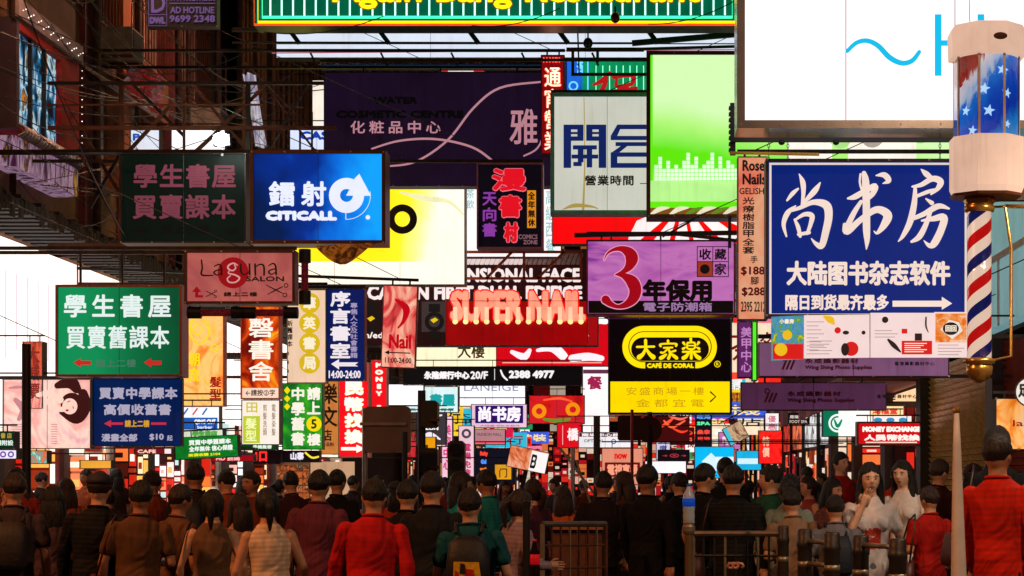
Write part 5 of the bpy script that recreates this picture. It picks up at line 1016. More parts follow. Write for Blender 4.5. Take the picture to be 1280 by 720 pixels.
MB().lathe((cx, cy, 0), [(r_*.1, Z(476)), (r_*.7, Z(472)), (r_*1.05, Z(463)), (r_*1.1, Z(455)), (r_*.9, Z(452)), (r_*1.3, Z(450)), (r_*1.3, Z(446)), (r_, Z(444))], 32).build('brass_finial', BRASS, s, True)
MB().tube([(cx, cy+.1, Z(250)), (cx+.2, cy+.15, Z(246)), (cx+.24, cy+.15, Z(300)), (cx+.24, cy+.15, Z(440)), (cx, cy+.1, Z(450))], .012, 8).tube([(cx+.2, cy+.15, Z(246)), (RX, cy+.2, Z(246))], .015, 6).build('mounting_bar', BRASS, s, True)
# steel lattice gantry at left
t = empty('steel_gantry', P(300, 190, 26.6), 'rusty steel lattice gantry carrying the left signs', 'gantry')
D = 26.7
BR = [((60, 104), (405, 104), .022), ((60, 131), (330, 131), .012), ((60, 160), (420, 160), .026), ((60, 190), (482, 190), .03), ((60, 307), (482, 307), .03), ((152, 104), (152, 307), .03), ((310, 104), (310, 307), .03), ((230, 104), (230, 190), .016),
      ((160, 190), (215, 130), .022), ((165, 104), (230, 170), .022), ((240, 104), (310, 190), .02), ((245, 190), (335, 104), .02), ((335, 190), (385, 104), .014), ((330, 104), (395, 190), .014), ((100, 160), (152, 245), .022), ((152, 190), (112, 260), .022), ((98, 190), (152, 290), .014), ((360, 140), (360, 190), .012), ((375, 140), (375, 190), .012), ((390, 140), (390, 190), .012)]
for i, (a_, b_, r_) in enumerate(BR): MB().bar(P(*a_, D+.012*i), P(*b_, D+.012*i), r_).build('lattice_bar', RUST if i % 3 else STEEL, t)
MB().tube([P(97, 310, 25.9), P(97, 357, 24.2)], .01, 5).tube([P(150, 310, 26), P(150, 357, 24.2)], .01, 5).build('hanger_rod', STEEL, t)
# truss beams under neon sign
t = empty('overhead_truss', P(620, 90, 31), 'dark overhead truss under the long green neon sign', 'truss')
for i, (a_, b_, r_) in enumerate([((290, 37, ), (1000, 38), .03), ((290, 53), (800, 54), .014), ((400, 76), (1000, 74), .022), ((790, 54), (930, 42), .04), ((735, 63), (920, 58), .02)]+[((362+i*112, 38), (374+i*112, 54), .035) for i in range(5)]+[((388+i*88, 66), (396+i*88, 82), .015) for i in range(5)]):
    MB().bar(P(*a_, 31+.02*i), P(*b_, 31+.02*i), r_).build('truss_bar', BLACK, t)
t2 = empty('balcony_frame', P(760, 100, 30.6), 'small black steel frame in front of the neon fortune sign', 'steel frame')
for i, (a_, b_, r_) in enumerate([((708, 62), (805, 62), .028), ((716, 62), (716, 94), .022), ((747, 62), (747, 78), .022), ((714, 93), (808, 93), .022), ((722, 35), (724, 94), .012)]): MB().bar(P(*a_, 30.6+.01*i), P(*b_, 30.6+.01*i), r_).build('frame_bar', BLACK, t2)
# spotlamps hanging
def spot(x, y, d, label, c='3a0c0c'):
    t = empty('spot_lamp', P(x, y+6, d), label, 'lamp', 'unlit spot lamps on the trusses')
    MB().ball(P(x, y, d), 6*d/F, 6*d/F, 7*d/F, 14, 10).build('shade', mat(c, .35, .3), t, True); MB().bar(P(x, y-6, d), P(x, y-14, d), .012).build('stem', BLACK, t)
spot(769, 22, 29.5, 'round red lamp in front of the green neon sign', '6a1010'); spot(735, 54, 30.5, 'round black lamp hanging on the overhead truss', '100808')
# cross beams elsewhere
t = empty('support_frame', P(830, 300, 25.7), 'black steel support frame above the purple warranty sign', 'steel frame')
for i, (a_, b_, r_) in enumerate([((718, 294), (922, 291), .028), ((840, 292), (922, 301), .02), ((828, 296), (868, 274), .012), ((912, 270), (912, 310), .02), ((752, 292), (752, 302), .012)]): MB().bar(P(*a_, 25.7-.02*i), P(*b_, 25.7-.02*i), r_).build('frame_bar', BLACK, t)
# cables
random.seed(11)
for i, (a_, b_, d0, d1, sag, lab) in enumerate([((0, 40), (405, 112), 24, 30, .3, 'thin black cable from the bay window to the billboard'), ((30, 0), (160, 300), 23, 26, .2, 'black cable dropping beside the bay window'), ((100, 66), (320, 58), 27, 30, .35, 'thin cable over the red tarpaulin'), ((330, 40), (480, 20), 29.6, 29.6, .12, 'black cable looped over the green neon sign, left'), ((590, 32), (700, 10), 29.6, 29.6, .1, 'black cable looped over the green neon sign, middle'), ((810, 30), (920, 0), 29.6, 29.5, .1, 'black cable looped over the green neon sign, right'), ((0, 130), (160, 168), 24, 27, .2, 'slack cable across the bay window pane')]):
    A, B = P(*a_, d0), P(*b_, d1); tag(MB().tube([A.lerp(B, k/12)-Vector((0, 0, sag*4*(k/12)*(1-k/12))) for k in range(13)], .008, 5).build('cable', BLACK), lab, 'cable', 'cables strung across the street')
# traffic signals and poles
def pole(x, y0, d, r, label, m=DARK, cat_='pole', name='street_pole'):
    t = empty(name, (P(x, 0, d).x, d, .13 if x > 900 else 0), label, cat_); MB().tube([(P(x, 0, d).x, d, 0), P(x, y0, d)], r, 10).build('post', m, t); return t
t = pole(456, 510, 21, .03, 'grey road sign seen from behind on a slim post', ALU, 'road sign', 'road_sign')
a, b = P(455, 566, 20.9), P(513, 508, 20.9); MB().box(a.x, b.x, 20.93, 20.96, a.z, b.z, .03).build('plate', mat('6a5c5c', .45, .7, .25, 2), t)
MB().bar(P(450, 530, 20.92), P(508, 530, 20.92), .015).build('rail', ALU, t)
t = pole(527, 488, 22, .045, 'dark signal pole with two signal heads turned away', DARK, 'traffic light', 'traffic_signal')
for y in (518, 577): q = P(538, y, 22); h = MB().box(q.x-.09, q.x+.09, 21.88, 22.1, q.z-.15, q.z+.15, .03).build('signal_head', BLACK, t); MB().box(q.x+.02, q.x+.12, 21.8, 21.88, q.z-.08, q.z-.05).build('visor', mat('4a0c10', .5), h)
pole(506, 540, 20.5, .03, 'thin black post beside the grey road sign')
t = pole(570, 545, 26, .04, 'black pedestrian signal near the pink vertical signs', DARK, 'traffic light', 'traffic_signal')
q = P(571, 576, 26); h = MB().box(q.x-.11, q.x+.11, 25.88, 26.1, q.z-.32, q.z+.26, .04).build('signal_head', BLACK, t)
for k in range(3):
    z = q.z+.15-k*.2; c = MB().lathe((0, 0, 0), [(.075, 0), (.075, .1)], 12)
    MB().tube([(q.x, 25.88, z), (q.x, 25.78, z)], .075, 12).build('lens', emi('10a060' if k == 2 else '181010', .8 if k == 2 else .2), h)
t = pole(812, 515, 24, .035, 'post with square and round road signs seen from behind', DARK, 'road sign', 'road_sign')
a, b = P(772, 551, 24), P(802, 520, 24); MB().box(a.x, b.x, 23.93, 23.96, a.z, b.z, .02).build('square_plate', mat('3a2422', .5, .6), t)
q = P(811, 537, 24); MB().tube([(q.x, 23.94, q.z), (q.x, 23.9, q.z)], .16, 24).build('round_plate', mat('3a2018', .5, .5), t)
pole(790, 512, 23.5, .02, 'slim red pole under the yellow lightbox', mat('9a1810', .5), )
pole(746, 520, 20, .035, 'tall black pole left of the salmon kiosk sign'); pole(716, 560, 22, .025, 'thin grey pole below the red square sign', ALU); pole(33, 430, 20, .045, 'dark lamp post carrying the red vertical sign', DARK, 'pole')
t = empty('scaffold_brace', P(735, 640, 24), 'thin diagonal brace rods beside the black pole', 'scaffold'); MB().bar(P(700, 560, 24), P(745, 620, 24), .015).build('rod', ALU, t); MB().bar(P(720, 575, 24), P(745, 650, 24), .012).build('rod', ALU, t)
# tapered pale post, right
D = 10.5; q = P(1199, 720, D); s = empty('tapered_post', (q.x, D, .13), 'pale tapered post standing right of the walking girls', 'post')
MB().loft([(q.x, D, .13, .062, .062), (q.x-.001, D, .9, .044, .044), (q.x-.012, D, P(0, 560, D).z, .022, .022), (q.x-.014, D, P(0, 515, D).z, .013, .013)], 16).build('shaft', mat('e6d6ca', .45, 0, .2, 3, .1), s, True)
MB().ball((q.x-.014, D, P(0, 513, D).z), .02).build('cap', BRASS, s); MB().lathe((q.x, D, .13), [(.12, 0), (.12, .03), (.07, .06)], 16).build('base', STEEL, s)
# railings and bollards
BOL = mat('3c342c', .45, .5, .5, 7, .3); CAP = mat('8a7c62', .4, .5, .3, 6)
def bollard(x, ytop, d, r, label):
    q = P(x, ytop, d); t = empty('bollard', (q.x, d, .13), label, 'bollard', 'metal bollards along the kerb')
    MB().lathe((q.x, d, 0), [(r*1.15, .13), (r*1.15, .25), (r, .27), (r, q.z-.13), (r*1.12, q.z-.12), (r*1.12, q.z-.09), (r, q.z-.08), (r, q.z-.015), (r*.85, q.z)], 18).build('post', BOL, t, True)
    MB().lathe((q.x, d, 0), [(r*1.02, q.z-.26), (r*1.02, q.z-.22)], 18).build('band', CAP, t, True); return t
bl = [(979, 657, 14.2, .040, 'slim bollard ending the dark railing panel'), (1006, 661, 13.6, .05, 'first stout bollard right of the railing panel'), (1040, 665, 13.3, .053, 'bollard linked by bars, left of the gap'), (1076, 669, 12.8, .052, 'bollard just right of the gap'), (1122, 673, 12.3, .055, 'rightmost stout bollard beside the red bag')]
for b_ in bl: bollard(*b_)
def link(i, j, ys, label):
    a_, b_ = bl[i], bl[j]; t = empty('kerb_rail', P((a_[0]+b_[0])/2, 720, (a_[2]+b_[2])/2), label, 'railing')
    for y in ys: MB().tube([P(a_[0], y, a_[2]), P(b_[0], y+3, b_[2])], .016, 8).build('rail', CAP, t, True)
link(1, 2, (676, 704), 'two round bars joining first and second stout bollards'); link(3, 4, (681,), 'single bar joining the two right hand bollards')
def railing(x0, x1, y0, d0, d1, label, bars, nv, m_=BLACK):
    t = empty('railing', (P((x0+x1)/2, 0, (d0+d1)/2).x, (d0+d1)/2, .13), label, 'railing')
    A, B = P(x0, y0, d0), P(x1, y0, d1); up = Vector((0, 0, 1))
    MB().tube([A, B], .022, 8).build('top_rail', mat('6a6058', .4, .6), t)
    for k in range(bars):
        z = -.16-k*.17; MB().tube([A+up*z, B+up*z], .011, 6).build('rail', m_, t)
    for i in range(nv):
        q = A.lerp(B, i/(nv-1)); MB().tube([Vector((q.x, q.y, .13)), q], .02 if i in (0, nv-1) else .010, 6).build('baluster', CAP if i % 3 == 0 else m_, t)
railing(866, 975, 667, 14.4, 14.2, 'dark railing panel with balusters right of the water bottle', 4, 9)
railing(678, 757, 655, 14.8, 15.2, 'rusty railing panel left of the water bottle', 5, 8, RUST)
t = empty('stall_box', P(722, 720, 15.8), 'lit wooden crate behind the left railing panel', 'crate')
for i in range(6):
    a, b = P(690+i*10.5, 834, 15.8), P(700+i*10.5, 660, 15.8); MB().box(a.x, b.x, 15.8, 15.83, a.z, b.z).build('plank', mat('5e3012', .7, 0, .5, 6, .3), t)
a, b = P(688, 662, 15.8), P(754, 656, 15.8); MB().box(a.x, b.x, 15.76, 16.3, a.z, b.z).build('rim', mat('9a5a28', .6), t)
# hoop on railing (coiled lock)
t = empty('cycle_lock', P(922, 712, 14.1), 'coiled pale cable lock looped on the dark railing', 'cable lock')
MB().tube([P(910+5*math.sin(k*.9)+k*.9, 712-8*abs(math.cos(k*.45)), 14.1) for k in range(18)], .012, 6).build('loop', mat('b87a60', .4, .2), t, True)
# bottle on its post
D = 14.0; q = P(861, 655, D); t = empty('water_bottle', q, 'clear water bottle with blue label standing on a post', 'bottle'); h = 50*D/F; r = 7.6*D/F
MB().lathe(q, [(r*.85, 0), (r, h*.03), (r*.93, h*.12), (r, h*.2), (r*.93, h*.28), (r, h*.36), (r, h*.62), (r*.9, h*.72), (r*.4, h*.88), (r*.33, h*.94)], 20).build('body', glass('dcecf4', .12, .5), t, True)
MB().lathe(q, [(r*.86, .006), (r*.86, h*.4)], 20).build('water', mat('c8b090', .1, 0, .5, 30), t, True)  # tan mottling stands in for light glinting in the water
MB().lathe(q, [(r*1.03, h*.44), (r*1.03, h*.64)], 20).build('bottle_label', emi('1050c8', .35, .9), t, True); MB().lathe(q, [(r*.36, h*.94), (r*.36, h)], 14).build('cap', mat('1060c0', .4), t, True)
t = empty('rail_post', (q.x, D, .13), 'narrow post under the clear water bottle', 'post'); MB().tube([(q.x, D, .13), (q.x, D, q.z)], .03, 10).build('shaft', mat('6a5030', .5, .4), t); MB().lathe((q.x, D, q.z-.07), [(.035, 0), (.045, .02), (.045, .05), (.035, .07)], 12).build('cap', CAP, t)
D = 12.0; q = P(668, 721, D); t = empty('cola_bottle', q, 'small cola bottle with red label and red cap', 'bottle'); h = 47*D/F; r = 6.8*D/F
MB().lathe(q, [(r*.8, 0), (r, h*.05), (r, h*.3), (r*.85, h*.45), (r, h*.6), (r*.7, h*.75), (r*.35, h*.9), (r*.35, h*.94)], 18).build('body', mat('1a0806', .08, 0, .2), t, True)
MB().lathe(q, [(r*1.02, h*.33), (r*.93, h*.45), (r*1.02, h*.6)], 18).build('bottle_label', emi('c01018', .5, .9), t, True); MB().lathe(q, [(r*.4, h*.92), (r*.4, h)], 14).build('cap', mat('d01818', .4), t, True)
MB().lathe(q, [(r*.72, h*.72), (r*.38, h*.88)], 18).build('shoulder', mat('d8c8c0', .1), t, True)
b_ = empty('ledge', (q.x, D, 0), 'low dark ledge under the cola bottle', 'ledge'); MB().box(q.x-.25, q.x+.15, D-.12, D+.12, 0, q.z-.001).build('block', DARK, b_)
D = 11.8; q = P(658, 628, D); t = empty('short_post', (q.x, D, 0), 'short thick black post left of the cola bottle', 'post'); MB().tube([(q.x, D, 0), (q.x, D, q.z)], .022, 12).build('shaft', BLACK, t)
MB().lathe((q.x, D, q.z), [(.026, -.02), (.026, .006), (.01, .012)], 12).build('cap', BLACK, t)
# ------------------------------------------------------------ people
def remesh(mb, vox, sm=2):
    me = mb.build('tmp', BLACK, mesh_only=True); o = bpy.data.objects.new('tmp', me); col.objects.link(o)
    r = o.modifiers.new('r', 'REMESH'); r.mode = 'VOXEL'; r.voxel_size = vox; r.use_smooth_shade = True
    if sm: s_ = o.modifiers.new('s', 'SMOOTH'); s_.iterations = sm; s_.factor = .5
    dg = bpy.context.evaluated_depsgraph_get(); out = bpy.data.meshes.new_from_object(o.evaluated_get(dg)); bpy.data.objects.remove(o); bpy.data.meshes.remove(me)
    for p in out.polygons: p.use_smooth = True
    return out
def limb(m, pts, n=10):                        # (x,y,z,r) tapered with rounded ends
    q = cat(pts, 4); P_ = [Vector(p[:3]) for p in q]; rr = [p[3] for p in q]
    a = (P_[0]-P_[1]).normalized(); b = (P_[-1]-P_[-2]).normalized()
    P_ = [P_[0]+a*rr[0]*.9, P_[0]+a*rr[0]*.55]+P_+[P_[-1]+b*rr[-1]*.55, P_[-1]+b*rr[-1]*.9]; rr = [rr[0]*.4, rr[0]*.82]+rr+[rr[-1]*.82, rr[-1]*.4]
    m.tube(P_, rr, n)
def headfn(v, c):
    x, y, z = v.x-c.x, v.y-c.y, v.z-c.z
    t = z/.118
    k = 1-.30*max(0, -t-.15)**1.1                       # jaw narrows
    x *= k; y = y*(1-.12*max(0, -t)) if y > 0 else y*(1-.03*max(0, -t))
    if y < 0:
        for sx in (-.031, .031): y += .012*math.exp(-((x-sx)**2+(z-.004)**2*1.4)/.00035)      # eye sockets
        y -= .005*math.exp(-((z-.030)**2)/.00018)*math.exp(-x*x/.003)                      # brow
        y -= .024*math.exp(-(x*x)/.00013)*math.exp(-((z+.022)**2)/.00022) + .010*math.exp(-(x*x)/.0001)*math.exp(-((z-.0)**2)/.0005)  # nose
        y -= .007*math.exp(-(x*x)/.0005)*math.exp(-((z+.058)**2)/.0001)                    # lips
        y -= .008*math.exp(-(x*x)/.0006)*math.exp(-((z+.095)**2)/.0004)                    # chin
    return Vector((c.x+x, c.y+y, c.z+z))
def hand(m, w, e, curl=.5, fwd=Vector((0, -1, 0))):
    d = (w-e).normalized(); s = d.cross(fwd).normalized(); nrm = s.cross(d).normalized()
    limb(m, [(*(w-d*.01), .024), (*(w+d*.03), .026), (*(w+d*.07), .026)], 8)
    m.obox(w+d*.045, d*.042, s*.036, nrm*.011)
    for i, L in enumerate((.066, .075, .070, .056)):
        b = w+d*.082+s*(-.030+i*.020); p1 = b+(d*math.cos(curl*.5)+nrm*math.sin(curl*.5))*L*.5; p2 = p1+(d*math.cos(curl*1.4)+nrm*math.sin(curl*1.4))*L*.5
        m.tube([b-d*.01, b, p1, p2], [.0085, .0085, .008, .006], 6)
    b = w+d*.02-s*.032; p1 = b-s*.022+d*.03+nrm*.01; m.tube([b, p1, p1+d*.03+nrm*.012], [.011, .0095, .007], 6)
BODY = {}
def variant(k, female, arms, legs='walk', sleeve='short', hair='short', bottom='trousers', lean=0., neckz=1.445):
    """arms: ((elbow, wrist) right, (elbow, wrist) left), right = -x; facing -y"""
    sw = .165 if female else .19; m = MB(); hz = 1.585; hc = Vector((0, -.012, hz))
    tor = [(.0, .01, .84, .11, .08), (0, .01, .9, .158, .105), (0, .01, .97, .155 if female else .15, .105), (0, .005, 1.08, .125 if female else .142, .092), (0, 0, 1.2, .145 if female else .16, .11 if female else .112), (0, 0, 1.3, .16 if female else .178, .108), (0, .005, 1.36, .14 if female else .168, .09), (0, .008, 1.40, .105 if female else .125, .075), (0, .008, 1.435, .075, .06), (0, .005, 1.47, .054, .056), (0, -.002, 1.53, .052, .056)]
    m.loft(tor, 18, 2.2)
    if female:
        for sx in (-.07, .07): m.ball((sx, -.085, 1.24), .062, .05, .06)
    m.ball(hc, .078, .098, .118, 40, 30, fn=lambda v: headfn(v, hc))
    for sx in (-.078, .078): m.ball((sx, .006, hz-.006), .010, .018, .03)
    A = []
    for sx, (el, wr) in ((-1, arms[0]), (1, arms[1])):
        sh = (sx*(sw-.008), .01, 1.352); A.append((sh, el, wr)); f_ = .9 if female else 1.
        limb(m, [(*sh, .056*f_), (*((Vector(sh)+Vector(el))/2), .046*f_), (*el, .038*f_)]); limb(m, [(*el, .039*f_), (*(Vector(el).lerp(Vector(wr), .3)), .04*f_), (*wr, .025)])
    L = []
    for sx in (-1, 1):
        st_ = {'walk': (-.16*sx, .14*sx), 'stand': (0.01, 0.02)}[legs]; hip = (sx*.088, .01, .88); kn = (sx*.09, st_[0]*.55-.03, .47); an = (sx*.09, st_[0]*1.0+.03, .08); L.append((hip, kn, an))
        limb(m, [(*hip, .088), (sx*.09, (hip[1]+kn[1])/2, .68, .073), (*kn, .054)]); limb(m, [(*kn, .053), (sx*.09, (kn[1]+an[1])/2+.015, .33, .052), (*an, .036)])
        m.ball((an[0], an[1]-.06, .04), .042, .12, .04)
    me = remesh(m, .0085, 2)
    # hands added as fine geometry joined into the same mesh
    hm = MB()
    for sh, el, wr in A: hand(hm, Vector(wr), Vector(el))
    n0 = len(me.vertices); vs = [v.co[:] for v in me.vertices]+hm.v; fs = [tuple(p.vertices) for p in me.polygons]+[tuple(i+n0 for i in f) for f in hm.f]
    body = bpy.data.meshes.new('body'); body.from_pydata(vs, [], fs); [setattr(p, 'use_smooth', True) for p in body.polygons]; body.materials.append(BLACK)
    # clothes
    c = MB(); g_ = .012 if female else .018
    zt = 1.43; rings = [(0, .01, .80 if bottom != 'dress' else .62, .178 if bottom != 'dress' else .21, .125 if bottom != 'dress' else .17)]+[(x, y, z, rx+g_+.006*math.sin(z*31), ry+g_) for x, y, z, rx, ry in tor[1:9] if z < zt]
    c.loft(rings+[(0, .006, 1.45, .072, .064)], 24, 2.2)
    if female:
        for sx in (-.07, .07): c.ball((sx, -.09, 1.235), .066, .056, .064)
    for sh, el, wr in A:
        if sleeve == 'none': continue
        e, s0 = Vector(el), Vector(sh); f_ = .9 if female else 1
        if sleeve == 'short': p2 = s0.lerp(e, .62); limb(c, [(*s0, .062*f_), (*s0.lerp(e, .3), .062*f_), (*p2, .064*f_)])
        else: limb(c, [(*s0, .063*f_), (*s0.lerp(e, .5), .058*f_), (*e, .054*f_)]); w_ = Vector(wr); limb(c, [(*e, .054*f_), (*e.lerp(w_, .5), .048*f_), (*w_.lerp(e, .08), .038)])
    c.v = [(x+.007*noise.noise((x*9, y*9, z*14+k)), y+.010*noise.noise((x*13, z*11, 3+k)), z) for x, y, z in c.v]
    shirt = remesh(c, .011, 1)
    for v in shirt.vertices:
        x, y, z = v.co; f2 = .006*math.sin(z*60+x*30+4*noise.noise((x*8, z*8, k)))*max(0, 1-abs(z-1.02)/.25); v.co = (x*(1+f2*2), y*(1+f2*3), z)
    b = MB()
    if bottom in ('trousers', 'shorts'):
        b.loft([(0, .01, .80, .15, .10), (0, .01, .88, .172, .12), (0, .01, .98, .165, .115), (0, .008, 1.04, .15, .105)], 20)
        for hip, kn, an in L:
            limb(b, [(*hip, .098), ((hip[0]+kn[0])/2, (hip[1]+kn[1])/2, .68, .084), (*kn, .07)]) ; 
            if bottom == 'trousers': limb(b, [(*kn, .07), (kn[0], (kn[1]+an[1])/2, .3, .066), (an[0], an[1], .12, .06)])
    else: b.loft([(0, .01, .46, .25, .19), (0, .01, .7, .21, .155), (0, .01, .9, .172, .125), (0, .008, 1.02, .148, .108)], 24)
    bot = remesh(b, .012, 1)
    # hair
    h = MB()
    def hf(v):
        x, y, z = (v-hc); n = Vector((x/.09, y/.11, z/.13)); az = math.atan2(y, x); k_ = 1+.035*noise.noise((az*14, z*9, k))+.03*noise.noise((x*18, y*18, z*14+k+5))+.055*abs(noise.noise((az*9, z*12, k+2)))
        face = (n.y < -.25 and n.z < .52-.25*abs(n.x) and abs(n.x) < .86) or (hair == 'short' and n.z < -.28) or (n.z < -.2 and n.y < .1)
        if hair == 'short': k_ *= 1-.16*max(0, min(1, (-n.z+.18)/.5))-.05*abs(n.x)*max(0, .6-n.z)
        else: k_ *= 1-.05*max(0, -n.z)
        if face: k_ *= .78
        return hc+Vector((x, y, z))*k_
    h.ball(hc+Vector((0, .006, .006)), .091, .110, .128, 64, 44, fn=hf)
    if hair == 'long':
        h.loft([(0, .05, 1.28, .07, .03), (0, .062, 1.36, .10, .042), (0, .06, 1.45, .105, .055), (0, .045, 1.55, .094, .075), (0, .03, 1.62, .07, .06)], 20)
        for sx in (-1, 1): limb(h, [(sx*.076, -.03, 1.60, .022), (sx*.086, -.02, 1.50, .026), (sx*.092, -.03, 1.38, .024), (sx*.085, -.05, 1.29, .012)], 8)
    if hair == 'tail': limb(h, [(0, .09, 1.62, .03), (0, .15, 1.58, .034), (0, .14, 1.48, .026), (0, .12, 1.40, .01)])
    hm_ = h.build('hair', BLACK, mesh_only=True, smooth=True)
    ey = MB()
    for sx in (-.031, .031): ey.ball((sx, -.0965, hz+.004), .0115, .006, .0048, 10, 6)
    eyes = ey.build('eyes', BLACK, mesh_only=True, smooth=True); ir = MB()
    for sx in (-.031, .031): ir.ball((sx, -.1015, hz+.004), .0052, .003, .0046, 8, 6)
    for sx in (-.031, .031): ir.tube([(sx-.019, -.100, hz+.022), (sx, -.108, hz+.028), (sx+.019, -.100, hz+.023)], [.002, .0032, .002], 5)
    iris = ir.build('iris', BLACK, mesh_only=True); lp = MB(); lp.tube([(-.021, -.099, hz-.058), (-.008, -.109, hz-.055), (.008, -.109, hz-.055), (.021, -.099, hz-.058)], [.002, .005, .005, .002], 6); lips = lp.build('lips', BLACK, mesh_only=True, smooth=True)
    sh_ = MB()
    for hip, kn, an in L: sh_.loft([(an[0], an[1]-.055, .0, .048, .135), (an[0], an[1]-.055, .03, .05, .138), (an[0], an[1]-.045, .06, .045, .12), (an[0], an[1], .10, .042, .05)], 14)
    shoes = sh_.build('shoes', BLACK, mesh_only=True, smooth=True)
    BODY[k] = dict(body=body, shirt=shirt, bottom=bot, hair=hm_, eyes=eyes, brows_and_irises=iris, lips=lips, shoes=shoes, arms=A, dress=bottom)
rel = lambda s: ((s*.25, .02, 1.10), (s*.26, -.09, .87))
bent = lambda s: ((s*.24, .03, 1.11), (s*.17, -.22, 1.10))
swing = lambda s, f: ((s*.245, .06*f, 1.11), (s*.25, -.02+.12*f, .88))
variant(0, False, (rel(-1), rel(1)), 'stand'); variant(1, False, (swing(-1, 1), swing(1, -1)), 'walk', 'long')
variant(2, True, (rel(-1), swing(1, -1)), 'walk', 'short', 'long', 'trousers'); variant(3, True, (((-.20, -.19, 1.18), (-.10, -.215, 1.385)), rel(1)), 'stand', 'short', 'long', 'trousers')
variant(4, False, (bent(-1), rel(1)), 'walk', 'short', 'short', 'shorts'); variant(5, True, (rel(-1), rel(1)), 'stand', 'none', 'tail', 'dress')
variant(6, True, (bent(-1), bent(1)), 'walk', 'long', 'tail', 'skirt'); variant(7, False, (bent(-1), bent(1)), 'stand', 'short')
SK = [mat('c08a68', .5, 0, .15, 12, .15), mat('cc9878', .5, 0, .15, 12, .15), mat('a87052', .5, 0, .15, 12, .15), mat('dcae90', .5, 0, .12, 12, .1)]
HR = [mat('0a0706', .5, 0, .6, 40, 1., (1, 1, .12), 70), mat('24120a', .5, 0, .6, 40, 1., (1, 1, .12), 70), mat('120c0a', .55, 0, .6, 40, 1., (1, 1, .12), 90)]
EW, IR, LP = mat('c8c0b8', .2, 0, .05), mat('0c0605', .2, 0, .1), mat('803030', .4, 0, .1)
def cloth(c, printed=False):
    k = ('c', c, printed)
    if k in _m: return _m[k]
    m, n, l, b = nodes('cloth'); L = lin(c); f = noi(n, l, 2.2, 5, (1, 1, .6), 1.6); f2 = noi(n, l, 130, 2)
    random.seed(hash(c) % 999 if False else sum(map(ord, c))); pat = random.random()
    o = ramp(n, l, f, [tuple(v*.72 for v in L), L, tuple(min(1, v*1.2) for v in L)], [.32, .5, .7])
    if pat < .3:
        tc = n.new('ShaderNodeTexCoord'); wv = n.new('ShaderNodeTexWave'); wv.bands_direction = 'Z' if pat < .25 else 'X'; wv.inputs['Scale'].default_value = 9; wv.inputs['Distortion'].default_value = .4; l.new(tc.outputs['Object'], wv.inputs[0])
        mx = n.new('ShaderNodeMix'); mx.data_type = 'RGBA'; mr = n.new('ShaderNodeMath'); mr.operation = 'MULTIPLY'; mr.inputs[1].default_value = .35; l.new(wv.outputs[1], mr.inputs[0]); l.new(mr.outputs[0], mx.inputs[0]); l.new(o, mx.inputs[6]); mx.inputs[7].default_value = (*[v*.3+.02 for v in L], 1); o = mx.outputs[2]
    if printed:
        tc = n.new('ShaderNodeTexCoord'); sp = n.new('ShaderNodeSeparateXYZ'); l.new(tc.outputs['Object'], sp.inputs[0])
        def mm_(op, a_, b2):
            q = n.new('ShaderNodeMath'); q.operation = op
            for i, v in enumerate((a_, b2)):
                if isinstance(v, (int, float)): q.inputs[i].default_value = v
                else: l.new(v, q.inputs[i])
            return q.outputs[0]
        inx = mm_('LESS_THAN', mm_('ABSOLUTE', sp.outputs[0], 0), .065); inz = mm_('LESS_THAN', mm_('ABSOLUTE', mm_('SUBTRACT', sp.outputs[2], 1.12), 0), .085); fr_ = mm_('LESS_THAN', sp.outputs[1], 0)
        blot = mm_('GREATER_THAN', noi(n, l, 26, 3), .42); k4 = mm_('MULTIPLY', mm_('MULTIPLY', inx, inz), mm_('MULTIPLY', fr_, blot))
        mx = n.new('ShaderNodeMix'); mx.data_type = 'RGBA'; l.new(k4, mx.inputs[0]); l.new(o, mx.inputs[6]); mx.inputs[7].default_value = (*lin('c03828'), 1); o = mx.outputs[2]
    l.new(o, b.inputs['Base Color']); b.inputs['Roughness'].default_value = .85; b.inputs['Specular IOR Level'].default_value = .2
    a = n.new('ShaderNodeMath'); a.operation = 'MULTIPLY_ADD'; l.new(f2, a.inputs[0]); a.inputs[1].default_value = .02
    fo = noi(n, l, 3.2, 2, (1, 1, .7), 1.6); l.new(fo, a.inputs[2]); bp = n.new('ShaderNodeBump'); bp.inputs['Strength'].default_value = .8; bp.inputs['Distance'].default_value = .07
    l.new(a.outputs[0], bp.inputs['Height']); l.new(bp.outputs[0], b.inputs['Normal']); _m[k] = m; return m
ZG = .0
